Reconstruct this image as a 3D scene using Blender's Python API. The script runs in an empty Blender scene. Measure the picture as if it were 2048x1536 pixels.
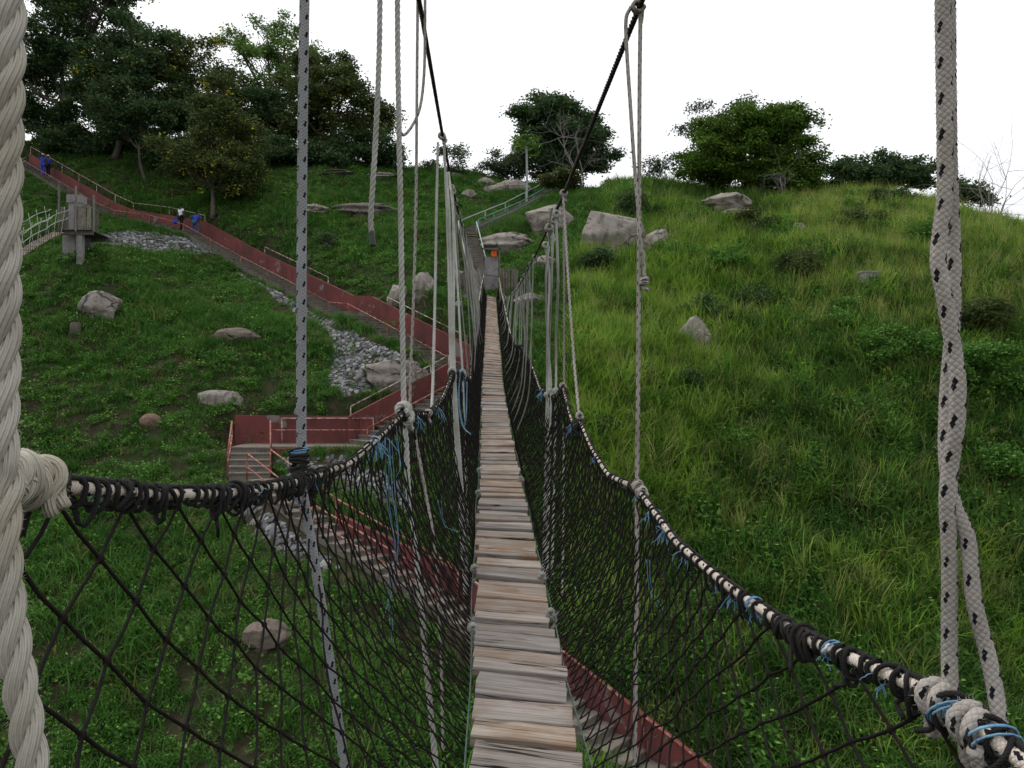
import bpy, bmesh, math, random
import numpy as np
from mathutils import Vector, Matrix, noise as mnoise
R = math.radians
random.seed(7); rng = np.random.default_rng(7)
sc = bpy.context.scene
col = sc.collection
F = 1550.0

def P(u, v, d):
    """point at picture column u / row v of the 2048x1536 photo, at d metres from the camera (camera stands at the origin, looks along +Y)"""
    return np.array([(u - 1024) / F * d, d, (768 - v) / F * d])

# ------------------------------------------------------------------ objects
def tag(o, label=None, cat=None, group=None, kind=None):
    if label: o['label'] = label
    if cat: o['category'] = cat
    if group: o['group'] = group
    if kind: o['kind'] = kind
    return o

def empty(name, loc, label, cat, group=None, rz=0):
    o = bpy.data.objects.new(name, None); col.objects.link(o)
    o.location = [float(a) for a in loc]; o.rotation_euler = (0, 0, rz)
    o.empty_display_size = 0.2
    return tag(o, label, cat, group)

class MB:
    def __init__(s): s.v = []; s.f = []; s.uv = []; s.m = []; s.smooth = []
    def add(s, verts, faces, uvs=None, mi=0, smooth=False):
        b = len(s.v)
        s.v.extend([tuple(map(float, p)) for p in verts])
        for k, f in enumerate(faces):
            s.f.append(tuple(i + b for i in f)); s.m.append(mi); s.smooth.append(smooth)
            s.uv.extend(uvs[k] if uvs else [(0.0, 0.0)] * len(f))
    def box(s, c, size, rot=None, mi=0, jit=0.0):
        hx, hy, hz = [a / 2 for a in size]
        vs = [Vector((x, y, z)) for x in (-hx, hx) for y in (-hy, hy) for z in (-hz, hz)]
        if jit: vs = [v + Vector((random.uniform(-jit, jit), random.uniform(-jit, jit), random.uniform(-jit, jit))) for v in vs]
        if rot is not None: vs = [rot @ v for v in vs]
        c = Vector([float(a) for a in c])
        s.add([v + c for v in vs], [(0, 1, 3, 2), (4, 6, 7, 5), (0, 4, 5, 1), (2, 3, 7, 6), (0, 2, 6, 4), (1, 5, 7, 3)], mi=mi)
    def beam(s, a, b, w, h=None, mi=0, jit=0.0):
        a = Vector([float(t) for t in a]); b = Vector([float(t) for t in b]); h = h or w
        d = b - a; L = d.length; d.normalize()
        up = Vector((0, 0, 1)) if abs(d.z) < .95 else Vector((0, 1, 0))
        x = d.cross(up).normalized(); z = x.cross(d)
        rot = Matrix((x, d, z)).transposed()
        s.box((a + b) / 2, (w, L, h), rot, mi, jit)
    def prism(s, low, high, mi=0):
        """closed solid between two matching loops"""
        n = len(low)
        fs = [tuple(reversed(range(n))), tuple(range(n, 2 * n))]
        for i in range(n):
            j = (i + 1) % n; fs.append((i, j, n + j, n + i))
        s.add(list(low) + list(high), fs, mi=mi)
    def tube(s, path, r, n=8, mi=0, disp=None, cap=True, smooth=True):
        path = np.asarray(path, float); m = len(path)
        rr = np.full(m, r, float) if np.isscalar(r) else np.asarray(r, float)
        N, B, L = frames(path)
        ang = np.arange(n) * 2 * math.pi / n
        ca, sa = np.cos(ang), np.sin(ang)
        rad = rr[:, None] * np.ones(n)[None]
        if disp is not None: rad = rad + disp(L[:, None], ang[None] / (2 * math.pi))
        V = path[:, None, :] + rad[..., None] * (N[:, None, :] * ca[None, :, None] + B[:, None, :] * sa[None, :, None])
        vs = V.reshape(-1, 3).tolist(); fs = []; uv = []
        for i in range(m - 1):
            for k in range(n):
                k2 = (k + 1) % n
                fs.append((i * n + k, i * n + k2, (i + 1) * n + k2, (i + 1) * n + k))
                a0, a1 = k / n, (k + 1) / n
                uv.append([(L[i], a0), (L[i], a1), (L[i + 1], a1), (L[i + 1], a0)])
        if cap:
            fs.append(tuple(reversed(range(n)))); uv.append([(L[0], .5)] * n)
            fs.append(tuple(range((m - 1) * n, m * n))); uv.append([(L[-1], .5)] * n)
        s.add(vs, fs, uv, mi, smooth)
    def build(s, name, mats, parent=None, origin=None):
        me = bpy.data.meshes.new(name)
        o3 = np.zeros(3)
        if parent is not None and origin is None:
            o3 = np.array(parent.matrix_basis.translation if parent.parent is None else (0, 0, 0), float)
            if parent.parent is not None:
                q = parent; t = np.zeros(3)
                while q is not None: t = t + np.array(q.location); q = q.parent
                o3 = t
        if origin is not None: o3 = np.array(origin, float)
        vs = (np.array(s.v).reshape(-1, 3) - o3).tolist()
        me.from_pydata(vs, [], s.f)
        uvl = me.uv_layers.new(name='UVMap')
        uvl.data.foreach_set('uv', np.array(s.uv, np.float32).ravel())
        if not isinstance(mats, (list, tuple)): mats = [mats]
        for mt in mats: me.materials.append(mt)
        me.polygons.foreach_set('material_index', s.m)
        me.polygons.foreach_set('use_smooth', s.smooth)
        me.update()
        ob = bpy.data.objects.new(name, me); col.objects.link(ob)
        if parent is not None:
            ob.parent = parent
            if origin is not None:
                q = parent; t = np.zeros(3)
                while q is not None: t = t + np.array(q.location); q = q.parent
                ob.location = (o3 - t).tolist()
        else: ob.location = o3.tolist()
        return ob

def frames(path):
    m = len(path); T = np.zeros((m, 3))
    T[1:-1] = path[2:] - path[:-2]; T[0] = path[1] - path[0]; T[-1] = path[-1] - path[-2]
    T /= np.linalg.norm(T, axis=1)[:, None] + 1e-12
    N = np.zeros((m, 3)); B = np.zeros((m, 3))
    a = np.array([0, 1., 0]) if abs(T[0][1]) < .9 else np.array([1., 0, 0])
    nn = np.cross(T[0], a); nn /= np.linalg.norm(nn)
    for i in range(m):
        nn = nn - T[i] * np.dot(nn, T[i]); nn /= np.linalg.norm(nn) + 1e-12
        N[i] = nn; B[i] = np.cross(T[i], nn)
    L = np.concatenate([[0], np.cumsum(np.linalg.norm(np.diff(path, axis=0), axis=1))])
    return N, B, L

def crom(pts, step=0.02):
    """smooth path through points, resampled about every step metres"""
    p = np.asarray(pts, float)
    if len(p) == 2: p = np.array([p[0], (p[0] + p[1]) / 2, p[1]])
    q = np.vstack([2 * p[0] - p[1], p, 2 * p[-1] - p[-2]]); out = []
    for i in range(1, len(q) - 2):
        n = max(2, int(np.linalg.norm(q[i + 1] - q[i]) / step))
        t = np.linspace(0, 1, n, endpoint=False)[:, None]
        out.append(.5 * (2 * q[i] + (q[i + 1] - q[i - 1]) * t + (2 * q[i - 1] - 5 * q[i] + 4 * q[i + 1] - q[i + 2]) * t ** 2
                         + (-q[i - 1] + 3 * q[i] - 3 * q[i + 1] + q[i + 2]) * t ** 3))
    out.append(q[-2][None]); return np.vstack(out)

# ------------------------------------------------------------------ materials
class NT:
    def __init__(s, name):
        s.mat = bpy.data.materials.new(name); s.mat.use_nodes = True
        s.t = s.mat.node_tree; s.n = s.t.nodes; s.n.clear()
        s.out = s.n.new('ShaderNodeOutputMaterial')
    def node(s, typ, **kw):
        nd = s.n.new(typ)
        for k, v in kw.items(): setattr(nd, k, v)
        return nd
    def link(s, a, b): s.t.links.new(a, b)
    def put(s, sock, val):
        if hasattr(val, 'is_output') or isinstance(val, bpy.types.NodeSocket): s.link(val, sock)
        else: sock.default_value = val
    def math(s, op, a, b=0.0, c=0.0):
        nd = s.node('ShaderNodeMath', operation=op)
        for k, x in enumerate((a, b, c)): s.put(nd.inputs[k], x)
        return nd.outputs[0]
    def mix(s, fac, a, b):
        nd = s.node('ShaderNodeMix', data_type='RGBA')
        s.put(nd.inputs[0], fac)
        for k, x in ((6, a), (7, b)): s.put(nd.inputs[k], tuple(x) + (1,) if isinstance(x, (tuple, list)) and len(x) == 3 else x)
        return nd.outputs[2]
    def coord(s, kind='Object'): return s.node('ShaderNodeTexCoord').outputs[kind]
    def pos(s): return s.node('ShaderNodeNewGeometry').outputs['Position']
    def scale(s, vec, sx, sy, sz, off=None):
        m = s.node('ShaderNodeMapping'); s.link(vec, m.inputs[0]); m.inputs[3].default_value = (sx, sy, sz)
        if off is not None: s.link(off, m.inputs[1])
        return m.outputs[0]
    def noise(s, vec, scale=5, detail=4, rough=.55, dist=0.0):
        nd = s.node('ShaderNodeTexNoise'); s.link(vec, nd.inputs['Vector'])
        nd.inputs['Scale'].default_value = scale; nd.inputs['Detail'].default_value = detail
        nd.inputs['Roughness'].default_value = rough; nd.inputs['Distortion'].default_value = dist
        return nd.outputs[0]
    def ramp(s, fac, *stops):
        nd = s.node('ShaderNodeValToRGB'); s.link(fac, nd.inputs[0]); e = nd.color_ramp.elements
        while len(e) < len(stops): e.new(.5)
        for k, (p, c) in enumerate(stops):
            e[k].position = p; e[k].color = tuple(c) + (1,) if isinstance(c, (tuple, list)) else (c, c, c, 1)
        return nd.outputs[0]
    def rnd(s): return s.node('ShaderNodeObjectInfo').outputs['Random']
    def island(s): return s.node('ShaderNodeNewGeometry').outputs['Random Per Island']
    def bump(s, h, strength=.5, dist=.01):
        nd = s.node('ShaderNodeBump'); s.link(h, nd.inputs['Height'])
        nd.inputs['Strength'].default_value = strength; nd.inputs['Distance'].default_value = dist
        return nd.outputs[0]
    def bsdf(s, color, rough=.8, normal=None, spec=.3, metal=0.0):
        b = s.node('ShaderNodeBsdfPrincipled'); s.put(b.inputs['Base Color'], tuple(color) + (1,) if isinstance(color, (tuple, list)) else color)
        s.put(b.inputs['Roughness'], rough); b.inputs['Specular IOR Level'].default_value = spec; s.put(b.inputs['Metallic'], metal)
        if normal is not None: s.link(normal, b.inputs['Normal'])
        s.link(b.outputs[0], s.out.inputs[0]); return s.mat
    def leaf(s, color, trans=.35, rough=.55, spec=.08):
        b = s.node('ShaderNodeBsdfPrincipled'); s.link(color, b.inputs['Base Color']); b.inputs['Roughness'].default_value = rough
        b.inputs['Specular IOR Level'].default_value = spec
        t = s.node('ShaderNodeBsdfTranslucent'); s.link(color, t.inputs[0])
        m = s.node('ShaderNodeMixShader'); m.inputs[0].default_value = trans
        s.link(b.outputs[0], m.inputs[1]); s.link(t.outputs[0], m.inputs[2]); s.link(m.outputs[0], s.out.inputs[0]); return s.mat
M = {}
def wood(name, a, b, c, along=0):
    m = NT(name); o = m.coord(); r = m.rnd()
    off = m.node('ShaderNodeCombineXYZ')
    for k in range(3): m.link(m.math('MULTIPLY', r, (37., 91., 13.)[k]), off.inputs[k])
    st = [1.6, 1.6, 1.6]; fi = [26., 26., 26.]; st = [14., 14., 14.]; st[along] = .9; fi[along] = 2.2; fi = [f * 3 if k != along else f for k, f in enumerate(fi)]
    n1 = m.noise(m.scale(o, *st, off=off.outputs[0]), 1.6, 6, .6, .6); n2 = m.noise(m.scale(o, *fi, off=off.outputs[0]), 1.5, 4, .7, .3)
    n3 = m.noise(m.scale(o, 3.2, 3.2, 3.2, off=off.outputs[0]), 1.4, 3)
    base = m.mix(m.ramp(n1, (.36, 0.), (.62, 1.)), a, b)
    base = m.mix(m.math('MULTIPLY', m.ramp(n3, (.42, 0.), (.60, 1.)), m.math('ADD', .1, m.math('MULTIPLY', r, .7))), base, c)
    base = m.mix(m.math('MULTIPLY', m.ramp(n2, (.34, 1.), (.50, 0.)), .55), base, tuple(x * .45 for x in b))
    ck = [24.] * 3; ck[along] = 1.1
    nc = m.noise(m.scale(o, *ck, off=off.outputs[0]), 1.0, 3, .5, .35); dist = m.math('ABSOLUTE', m.math('SUBTRACT', nc, .5))
    gate = m.ramp(m.noise(m.scale(o, *[6. if k != along else 1.6 for k in range(3)], off=off.outputs[0]), 1.3, 2), (.49, 0.), (.60, 1.))
    crack = m.math('MULTIPLY', m.ramp(dist, (.007, 1.), (.020, 0.)), gate)
    base = m.mix(crack, base, (.030, .022, .017))
    rr2 = m.math('FRACT', m.math('MULTIPLY', r, 7.31))
    hv = m.node('ShaderNodeHueSaturation'); m.link(base, hv.inputs['Color']); m.link(m.math('ADD', .66, m.math('MULTIPLY', rr2, .46)), hv.inputs['Value']); m.link(m.math('ADD', .65, m.math('MULTIPLY', m.math('FRACT', m.math('MULTIPLY', r, 3.77)), .7)), hv.inputs['Saturation'])
    hgt = m.math('SUBTRACT', m.math('ADD', m.math('MULTIPLY', n1, .5), n2), m.math('MULTIPLY', crack, 1.6))
    return m.bsdf(hv.outputs[0], .9, m.bump(hgt, .8, .006), .12)
M['plank'] = wood('weathered_plank', (.41, .365, .33), (.27, .225, .19), (.25, .155, .088), 0)
M['timber'] = wood('grey_timber', (.25, .23, .21), (.17, .155, .14), (.13, .105, .085), 2)

def rope(name, colA, colB, fleck=False, braid=True, pitch=.0105, n=6, fperiod=.054, dirt=(.20, .17, .12)):
    m = NT(name); uv = m.coord('UV'); sp = m.node('ShaderNodeSeparateXYZ'); m.link(uv, sp.inputs[0])
    L, A = sp.outputs[0], sp.outputs[1]
    k = 2 * math.pi
    k = math.pi
    s1 = m.math('SINE', m.math('ADD', m.math('MULTIPLY', L, k / pitch), m.math('MULTIPLY', A, k * n)))
    s2 = m.math('SINE', m.math('SUBTRACT', m.math('MULTIPLY', L, k / pitch), m.math('MULTIPLY', A, k * n)))
    h = m.math('SQRT', m.math('MULTIPLY', m.math('ABSOLUTE', s1), m.math('ABSOLUTE', s2))) if braid else m.math('SINE', m.math('ADD', m.math('MULTIPLY', L, 70.), m.math('MULTIPLY', A, k * 22)))
    p = m.pos(); n1 = m.noise(p, 9, 4); n2 = m.noise(p, 160, 2)
    c = m.mix(m.ramp(n1, (.35, 0.), (.7, 1.)), colA, colB)
    c = m.mix(m.math('MULTIPLY', m.ramp(m.noise(p, 3.1, 3), (.5, 0.), (.75, 1.)), .6), c, dirt)
    c = m.mix(m.ramp(h, (.0, .62), (.42, 0.)), c, tuple(x * .45 for x in colA)) if braid else m.mix(m.ramp(h, (.1, .30), (.6, 0.)), c, tuple(x * .6 for x in colA))
    if fleck:
        msk = None
        for a0, ph in ((.12, 0.), (.40, .5), (.66, .12), (.91, .61)):
            fr = m.math('FRACT', m.math('ADD', m.math('DIVIDE', L, fperiod), ph))
            mm = None; wob = m.math('MULTIPLY', m.math('SUBTRACT', n1, .5), .10)
            for df, da_ in ((-.075, -.017), (.075, .017)):
                q = m.math('ABSOLUTE', m.math('SUBTRACT', fr, .5 + df)); da = m.math('ABSOLUTE', m.math('SUBTRACT', A, a0 + da_))
                dm = m.math('LESS_THAN', m.math('ADD', m.math('ADD', m.math('MULTIPLY', q, 1.0), m.math('MULTIPLY', da, 1.9)), wob), .118); mm = dm if mm is None else m.math('MAXIMUM', mm, dm)
            msk = mm if msk is None else m.math('MAXIMUM', msk, mm)
        c = m.mix(msk, c, (.012, .013, .016))
    hh = m.math('ADD', h, m.math('MULTIPLY', n2, .8))
    return m.bsdf(c, .9, m.bump(hh, .7, .002), .1)
M['braid'] = rope('braided_rope', (.40, .365, .33), (.29, .265, .24), True)
M['braid_grey'] = rope('grey_braided_rope', (.30, .31, .32), (.22, .225, .235), True, dirt=(.20, .19, .17))
M['rail_rope'] = rope('pale_rail_rope', (.62, .55, .48), (.50, .43, .37), True, fperiod=.05, pitch=.008, n=6)
M['twist'] = rope('twisted_rope', (.56, .56, .52), (.42, .42, .37), False, False)
M['twist_old'] = rope('aged_twisted_rope', (.36, .36, .33), (.24, .24, .22), False, False)
M['manila'] = rope('thick_twisted_rope', (.57, .54, .47), (.38, .35, .29), False, False, dirt=(.30, .24, .13))
M['cord'] = rope('black_cord', (.022, .021, .021), (.034, .032, .031), False, True, .006, 5, dirt=(.05, .045, .04))
def plain(name, a, b, sc_=6., rough=.8, spec=.12, bump=.3, bd=.01, lo=.35, hi=.65):
    m = NT(name); p = m.coord(); n = m.noise(p, sc_, 5, .6)
    return m.bsdf(m.mix(m.ramp(n, (lo, 0.), (hi, 1.)), a, b), rough, m.bump(n, bump, bd), spec)
M['net'] = plain('net_cord', (.014, .0125, .0115), (.022, .0195, .018), 30, .9, .02)
M['cable'] = rope('steel_cable', (.045, .038, .032), (.07, .06, .05), False, False)
M['blue'] = plain('blue_twine', (.07, .20, .36), (.20, .36, .48), 40, .6, .3)
M['white_rag'] = plain('white_rag', (.55, .53, .5), (.4, .38, .35), 40, .9)
M['greenwire'] = plain('green_edge_cord', (.05, .10, .09), (.12, .13, .12), 20)
M['pipe'] = plain('rusty_red_pipe', (.22, .055, .035), (.40, .27, .22), 9, .6, .3, .2, .004, .5, .62)
M['rustpipe'] = plain('flaking_pipe', (.15, .075, .05), (.46, .40, .36), 7, .7, .3, .2, .004, .42, .6)
M['greenpipe'] = plain('green_pipe', (.03, .14, .095), (.07, .20, .14), 5, .5, .4, .1)
M['palepipe'] = plain('pale_pipe', (.34, .37, .36), (.22, .27, .25), 5, .5, .4, .1)
M['tape'] = plain('black_tape', (.015, .015, .017), (.03, .03, .03), 30, .4, .5)
M['orange'] = plain('orange_paint', (.75, .12, .025), (.62, .09, .02), 8, .5)
M['darkmark'] = plain('dark_print', (.05, .01, .01), (.04, .01, .01))
def redwall():
    m = NT('red_painted_render'); p = m.coord(); n = m.noise(p, 1.1, 6, .65); n2 = m.noise(p, 14, 3)
    c = m.mix(m.ramp(m.noise(p, .5, 4), (.35, 0.), (.7, 1.)), (.180, .052, .048), (.125, .038, .037))
    st = m.noise(m.scale(p, .7, .7, .35), 1.6, 6, .7); c = m.mix(m.math('MULTIPLY', m.ramp(st, (.48, 0.), (.66, 1.)), .7), c, (.055, .035, .032))
    c = m.mix(m.ramp(n, (.61, 0.), (.66, 1.)), c, (.19, .15, .14))
    return m.bsdf(c, .85, m.bump(n2, .3, .01), .2)
M['red'] = redwall()
def conc(name, a, b, d):
    m = NT(name); p = m.coord(); n = m.noise(p, 1.6, 6, .65); n2 = m.noise(p, 22, 3)
    c = m.mix(m.ramp(n, (.3, 0.), (.7, 1.)), a, b); c = m.mix(m.math('MULTIPLY', m.ramp(m.noise(p, 3.7, 5, .7), (.52, 0.), (.66, 1.)), .7), c, d)
    return m.bsdf(c, .9, m.bump(n2, .35, .012), .2)
M['step'] = conc('worn_concrete_step', (.20, .175, .15), (.13, .115, .095), (.055, .05, .038))
M['concrete'] = conc('pale_concrete', (.29, .275, .27), (.215, .205, .205), (.12, .11, .10))
def rock(name, a, b, d):
    m = NT(name); p = m.coord(); n = m.noise(p, .9, 8, .62, .4); n2 = m.noise(p, 6, 6, .7)
    c = m.mix(m.ramp(n, (.35, 0.), (.65, 1.)), a, b)
    c = m.mix(m.math('MULTIPLY', m.ramp(m.noise(m.scale(p, 1, 1, .35), 2.2, 6, .7, .5), (.5, 0.), (.62, 1.)), .75), c, d)
    off = m.node('ShaderNodeCombineXYZ'); r = m.rnd()
    for k in range(3): m.link(m.math('MULTIPLY', r, (17., 31., 53.)[k]), off.inputs[k])
    vo = m.node('ShaderNodeTexVoronoi', feature='DISTANCE_TO_EDGE'); vo.inputs['Scale'].default_value = .9
    wp = m.node('ShaderNodeMix', data_type='VECTOR'); nz = m.node('ShaderNodeTexNoise'); nz.inputs['Scale'].default_value = 1.7; nz.inputs['Detail'].default_value = 5
    q = m.scale(p, 1, 1, 1.6, off=off.outputs[0]); m.link(q, nz.inputs['Vector']); wp.inputs[0].default_value = .35; m.link(q, wp.inputs[4]); m.link(nz.outputs['Color'], wp.inputs[5]); m.link(wp.outputs[1], vo.inputs['Vector'])
    ck = m.math('MULTIPLY', m.ramp(vo.outputs[0], (.006, 1.), (.03, 0.)), m.ramp(m.noise(q, 1.1, 2), (.45, 0.), (.55, 1.)))
    li = m.ramp(m.noise(q, 4.5, 5, .7), (.58, 0.), (.64, 1.)); c = m.mix(m.math('MULTIPLY', li, .5), c, tuple(min(1, x * 1.5) for x in a)); c = m.mix(m.math('MULTIPLY', ck, .8), c, tuple(x * .35 for x in d))
    fine = m.noise(q, 24, 5, .75)
    hgt = m.math('ADD', m.math('ADD', n2, m.math('MULTIPLY', n, 1.5)), m.math('SUBTRACT', m.math('MULTIPLY', fine, .35), m.math('MULTIPLY', ck, 1.2)))
    return m.bsdf(c, .95, m.bump(hgt, .9, .07), .1)
M['rock'] = rock('granite', (.33, .295, .26), (.235, .21, .185), (.11, .097, .085))
M['rockdark'] = rock('shaded_granite', (.19, .165, .145), (.135, .12, .105), (.06, .055, .05))  # same granite in a darker copy, shade put into its colour
M['rockred2'] = rock('brownish_stone', (.20, .165, .14), (.15, .12, .10), (.08, .065, .055))
M['rockred'] = rock('reddish_stone', (.23, .15, .11), (.16, .11, .09), (.08, .06, .05))
def cob():
    m = NT('cobblestones'); r = m.island(); p = m.coord()
    c = m.ramp(r, (0., (.045, .048, .055)), (.5, (.10, .105, .115)), (.8, (.18, .185, .195)), (1., (.34, .34, .34)))
    n = m.noise(p, 8, 4); c = m.mix(m.math('MULTIPLY', n, .5), c, (.09, .085, .08))
    return m.bsdf(c, .85, m.bump(n, .5, .03), .3)
M['cobble'] = cob()
def soil():
    m = NT('hillside_soil'); p = m.pos()
    n1 = m.noise(p, .35, 5, .6); n2 = m.noise(p, 3.5, 6, .7)
    c = m.mix(m.ramp(n1, (.42, 0.), (.6, 1.)), (.040, .036, .022), (.026, .042, .014))
    c = m.mix(m.ramp(n2, (.5, 0.), (.72, 1.)), c, (.085, .066, .042))
    return m.bsdf(c, 1., m.bump(n2, .8, .12), .05)
M['soil'] = soil()
def grass(name, dark, mid, light, dry, spread=.16):
    m = NT(name); p = m.pos(); r = m.rnd()
    n1 = m.noise(p, spread, 4, .6); n2 = m.noise(p, .9, 3)
    c = m.mix(m.ramp(n1, (.36, 0.), (.62, 1.)), dark, mid)
    c = m.mix(m.math('MULTIPLY', m.ramp(n2, (.45, 0.), (.7, 1.)), .8), c, light)
    c = m.mix(m.ramp(r, (.86, 0.), (.93, .7)), c, dry)
    hv = m.node('ShaderNodeHueSaturation'); m.link(c, hv.inputs['Color']); m.link(m.math('ADD', .7, m.math('MULTIPLY', m.island(), .6)), hv.inputs['Value'])
    return m.leaf(hv.outputs[0], .34, .6, .08)
M['grass'] = grass('short_grass', (.038, .108, .020), (.064, .165, .028), (.105, .230, .042), (.17, .16, .06))
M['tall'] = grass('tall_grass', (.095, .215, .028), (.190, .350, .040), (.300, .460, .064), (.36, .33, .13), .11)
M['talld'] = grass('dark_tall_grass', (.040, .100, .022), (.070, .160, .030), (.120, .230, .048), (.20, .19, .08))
M['dryg'] = grass('seeding_grass', (.25, .31, .07), (.33, .38, .10), (.38, .40, .12), (.42, .35, .17))
def leafm(name, a, b, c_=None):
    m = NT(name); r = m.island(); p = m.pos()
    c = m.mix(m.ramp(m.noise(p, .8, 3), (.35, 0.), (.65, 1.)), a, b)
    if c_: c = m.mix(m.ramp(r, (.8, 0.), (.95, 1.)), c, c_)
    hv = m.node('ShaderNodeHueSaturation'); m.link(c, hv.inputs['Color']); m.link(m.math('ADD', .65, m.math('MULTIPLY', r, .7)), hv.inputs['Value'])
    return m.leaf(hv.outputs[0], .34, .6, .08)
M['lf_dark'] = leafm('dark_leaves', (.040, .076, .032), (.064, .114, .044), (.10, .155, .05))
M['lf_olive'] = leafm('olive_leaves', (.050, .076, .024), (.080, .106, .034), (.11, .13, .036))
M['lf_light'] = leafm('light_leaves', (.08, .16, .035), (.13, .23, .055), (.17, .25, .06))
M['lf_bright'] = leafm('bright_leaves', (.05, .105, .014), (.085, .16, .022), (.13, .21, .035))
M['lf_papaya'] = leafm('fresh_leaves', (.10, .20, .03), (.15, .26, .04))
M['lf_grey'] = leafm('grey_green_leaves', (.05, .07, .035), (.08, .105, .05))
M['weed'] = leafm('weed_leaves', (.055, .140, .026), (.095, .210, .038), (.14, .27, .05))
M['yellow'] = leafm('yellow_flowers', (.52, .47, .04), (.40, .37, .04))
M['bark'] = plain('bark', (.075, .06, .05), (.13, .11, .095), 9, .95, .1, .6, .03)
M['twig'] = plain('bare_twigs', (.17, .15, .14), (.26, .24, .225), 7, .9, .1, .4)
M['skin'] = plain('brown_skin', (.075, .04, .025), (.09, .05, .03), 9, .6)
M['hair'] = plain('black_hair', (.01, .009, .009), (.015, .013, .012))
M['shirtw'] = plain('pale_shirt', (.62, .68, .74), (.55, .62, .70), 6, .9)
M['blueshirt'] = plain('blue_shirt', (.02, .05, .30), (.03, .07, .38), 6, .9)
M['jeans'] = plain('blue_jeans', (.035, .06, .13), (.06, .10, .20), 9, .9)
M['blackcloth'] = plain('black_cloth', (.014, .014, .016), (.022, .022, .024), 6, .9)
M['whitecap'] = plain('white_cap', (.7, .72, .74), (.6, .62, .66), 6, .9)

# ------------------------------------------------------------------ stairs as measured lines (near edge or far edge), needed by the terrain
UP = [P(*a) for a in ((20, 318, 58.8), (51, 338, 57.5), (188, 420, 52), (227, 437, 51), (298, 447, 49.5), (366, 466, 47.3), (480, 532, 43), (658, 627, 37.3), (695, 631, 36.2), (863, 723, 32), (940, 766, 30.5))]
F2 = [P(938, 778, 30.0), P(900, 800, 29.4), P(735, 892, 27.2)]
LA = [P(735, 893, 27.2), P(541, 893, 27.0)]
F4 = [P(545, 955, 25.3), P(676, 1060, 22.5), P(920, 1207, 20.0), P(1290, 1515, 16.5), P(1420, 1625, 15.4)]
G1 = [P(980, 578, 37.6), P(953, 468, 42.4)]
G2 = [P(957, 464, 42.6), P(1040, 425, 50), P(1112, 383, 57.6), P(1135, 377, 59)]
def edges(line, width, side):
    """line = one edge (3D polyline); returns both edges; side=+1: the other edge lies to the left of travel"""
    p = np.array(line); n = len(p); nn = []
    for i in range(n):
        t = (p[min(i + 1, n - 1)] - p[max(i - 1, 0)])[:2]; t /= np.linalg.norm(t)
        nn.append((-t[1] * side, t[0] * side, 0))
    return p, p + np.array(nn) * width
# UP travels down to the right: the uphill side is on the left of travel
UPn, UPf = edges(UP, 1.35, +1)
F2n, F2f = edges(F2, 1.35, -1)
F4f, F4n = edges(F4, .88, -1)
G1r, G1l = edges(G1, 1.0, +1)
G2n, G2f = edges(G2, 1.0, +1)
LAf = [p + np.array([0, 1.5, 0]) for p in LA]
F3 = (np.array([-9.75, 27.0, LA[1][2]]), np.array([-8.42, 27.0, LA[1][2]]), np.array([-9.20, 25.1, F4[0][2]]), np.array([-7.85, 25.2, F4[0][2]]))
corridors = [((UPn + UPf) / 2, .78), ((F2n + F2f) / 2, .75), (np.array([(a + b) / 2 for a, b in zip(LA + [np.array([-9.8, 27., LA[1][2]])], LAf + [np.array([-9.8, 28.5, LA[1][2]])])]), .8),
             (np.array([(F3[0] + F3[1]) / 2, (F3[2] + F3[3]) / 2]), .75), ((F4n + F4f) / 2, .75), ((G1r + G1l) / 2, .6), ((G2n + G2f) / 2, .6)]

# ------------------------------------------------------------------ terrain
ctl = [P(*a) for a in (
    (100, 290, 62), (280, 302, 60), (450, 326, 58.5), (600, 328, 58), (800, 346, 58), (900, 354, 58), (1000, 364, 60), (1110, 384, 57.5), (1200, 388, 53), (1300, 392, 49), (1400, 410, 47.5), (1600, 414, 46.5), (1800, 412, 45), (2000, 468, 41), (2250, 530, 38),
    (-100, 310, 61), (-100, 560, 38), (-100, 900, 27), (-100, 1300, 18),
    (165, 512, 37.5), (60, 548, 36.8), (250, 522, 39.5), (190, 640, 33.5), (250, 575, 36.5), (420, 690, 32.5), (430, 800, 29.3), (100, 800, 28.5), (290, 860, 27.5), (60, 1000, 24.5), (300, 1000, 24), (100, 1250, 19.3), (530, 1280, 18.3), (200, 1500, 16.2), (640, 1500, 15.8),
    (640, 645, 35.2), (700, 705, 32.8), (780, 750, 31), (680, 795, 29.5), (600, 838, 28.6), (850, 600, 35.5), (700, 520, 41.5), (600, 450, 46), (725, 440, 47), (900, 450, 45), (480, 400, 50), (300, 400, 54), (150, 450, 44),
    (985, 655, 34), (1010, 590, 36.5), (1060, 640, 33), (1120, 505, 38.5), (1010, 490, 43), (1090, 430, 47), (1150, 700, 28), (1200, 880, 24), (1300, 440, 44.5), (1220, 525, 37.5), (1400, 690, 30.5), (1300, 600, 34), (1600, 600, 33), (1740, 585, 33), (1900, 560, 33.5), (2100, 590, 32),
    (1400, 900, 24.5), (1700, 850, 26), (2000, 800, 27), (2200, 850, 26), (1300, 1150, 20.5), (1600, 1150, 21), (2000, 1100, 22), (2250, 1150, 21.5), (1400, 1450, 17), (1700, 1450, 17.2), (2000, 1400, 18), (2250, 1450, 18), (1050, 900, 24.5), (1030, 1100, 21.5))]
for line, dz in ((UPn, -.1), (F2n, -.2), (F4f, 0.0), (G2n, -.1), (G1r, -.1)): ctl += [p + np.array([0, 0, dz]) for p in line]
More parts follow.
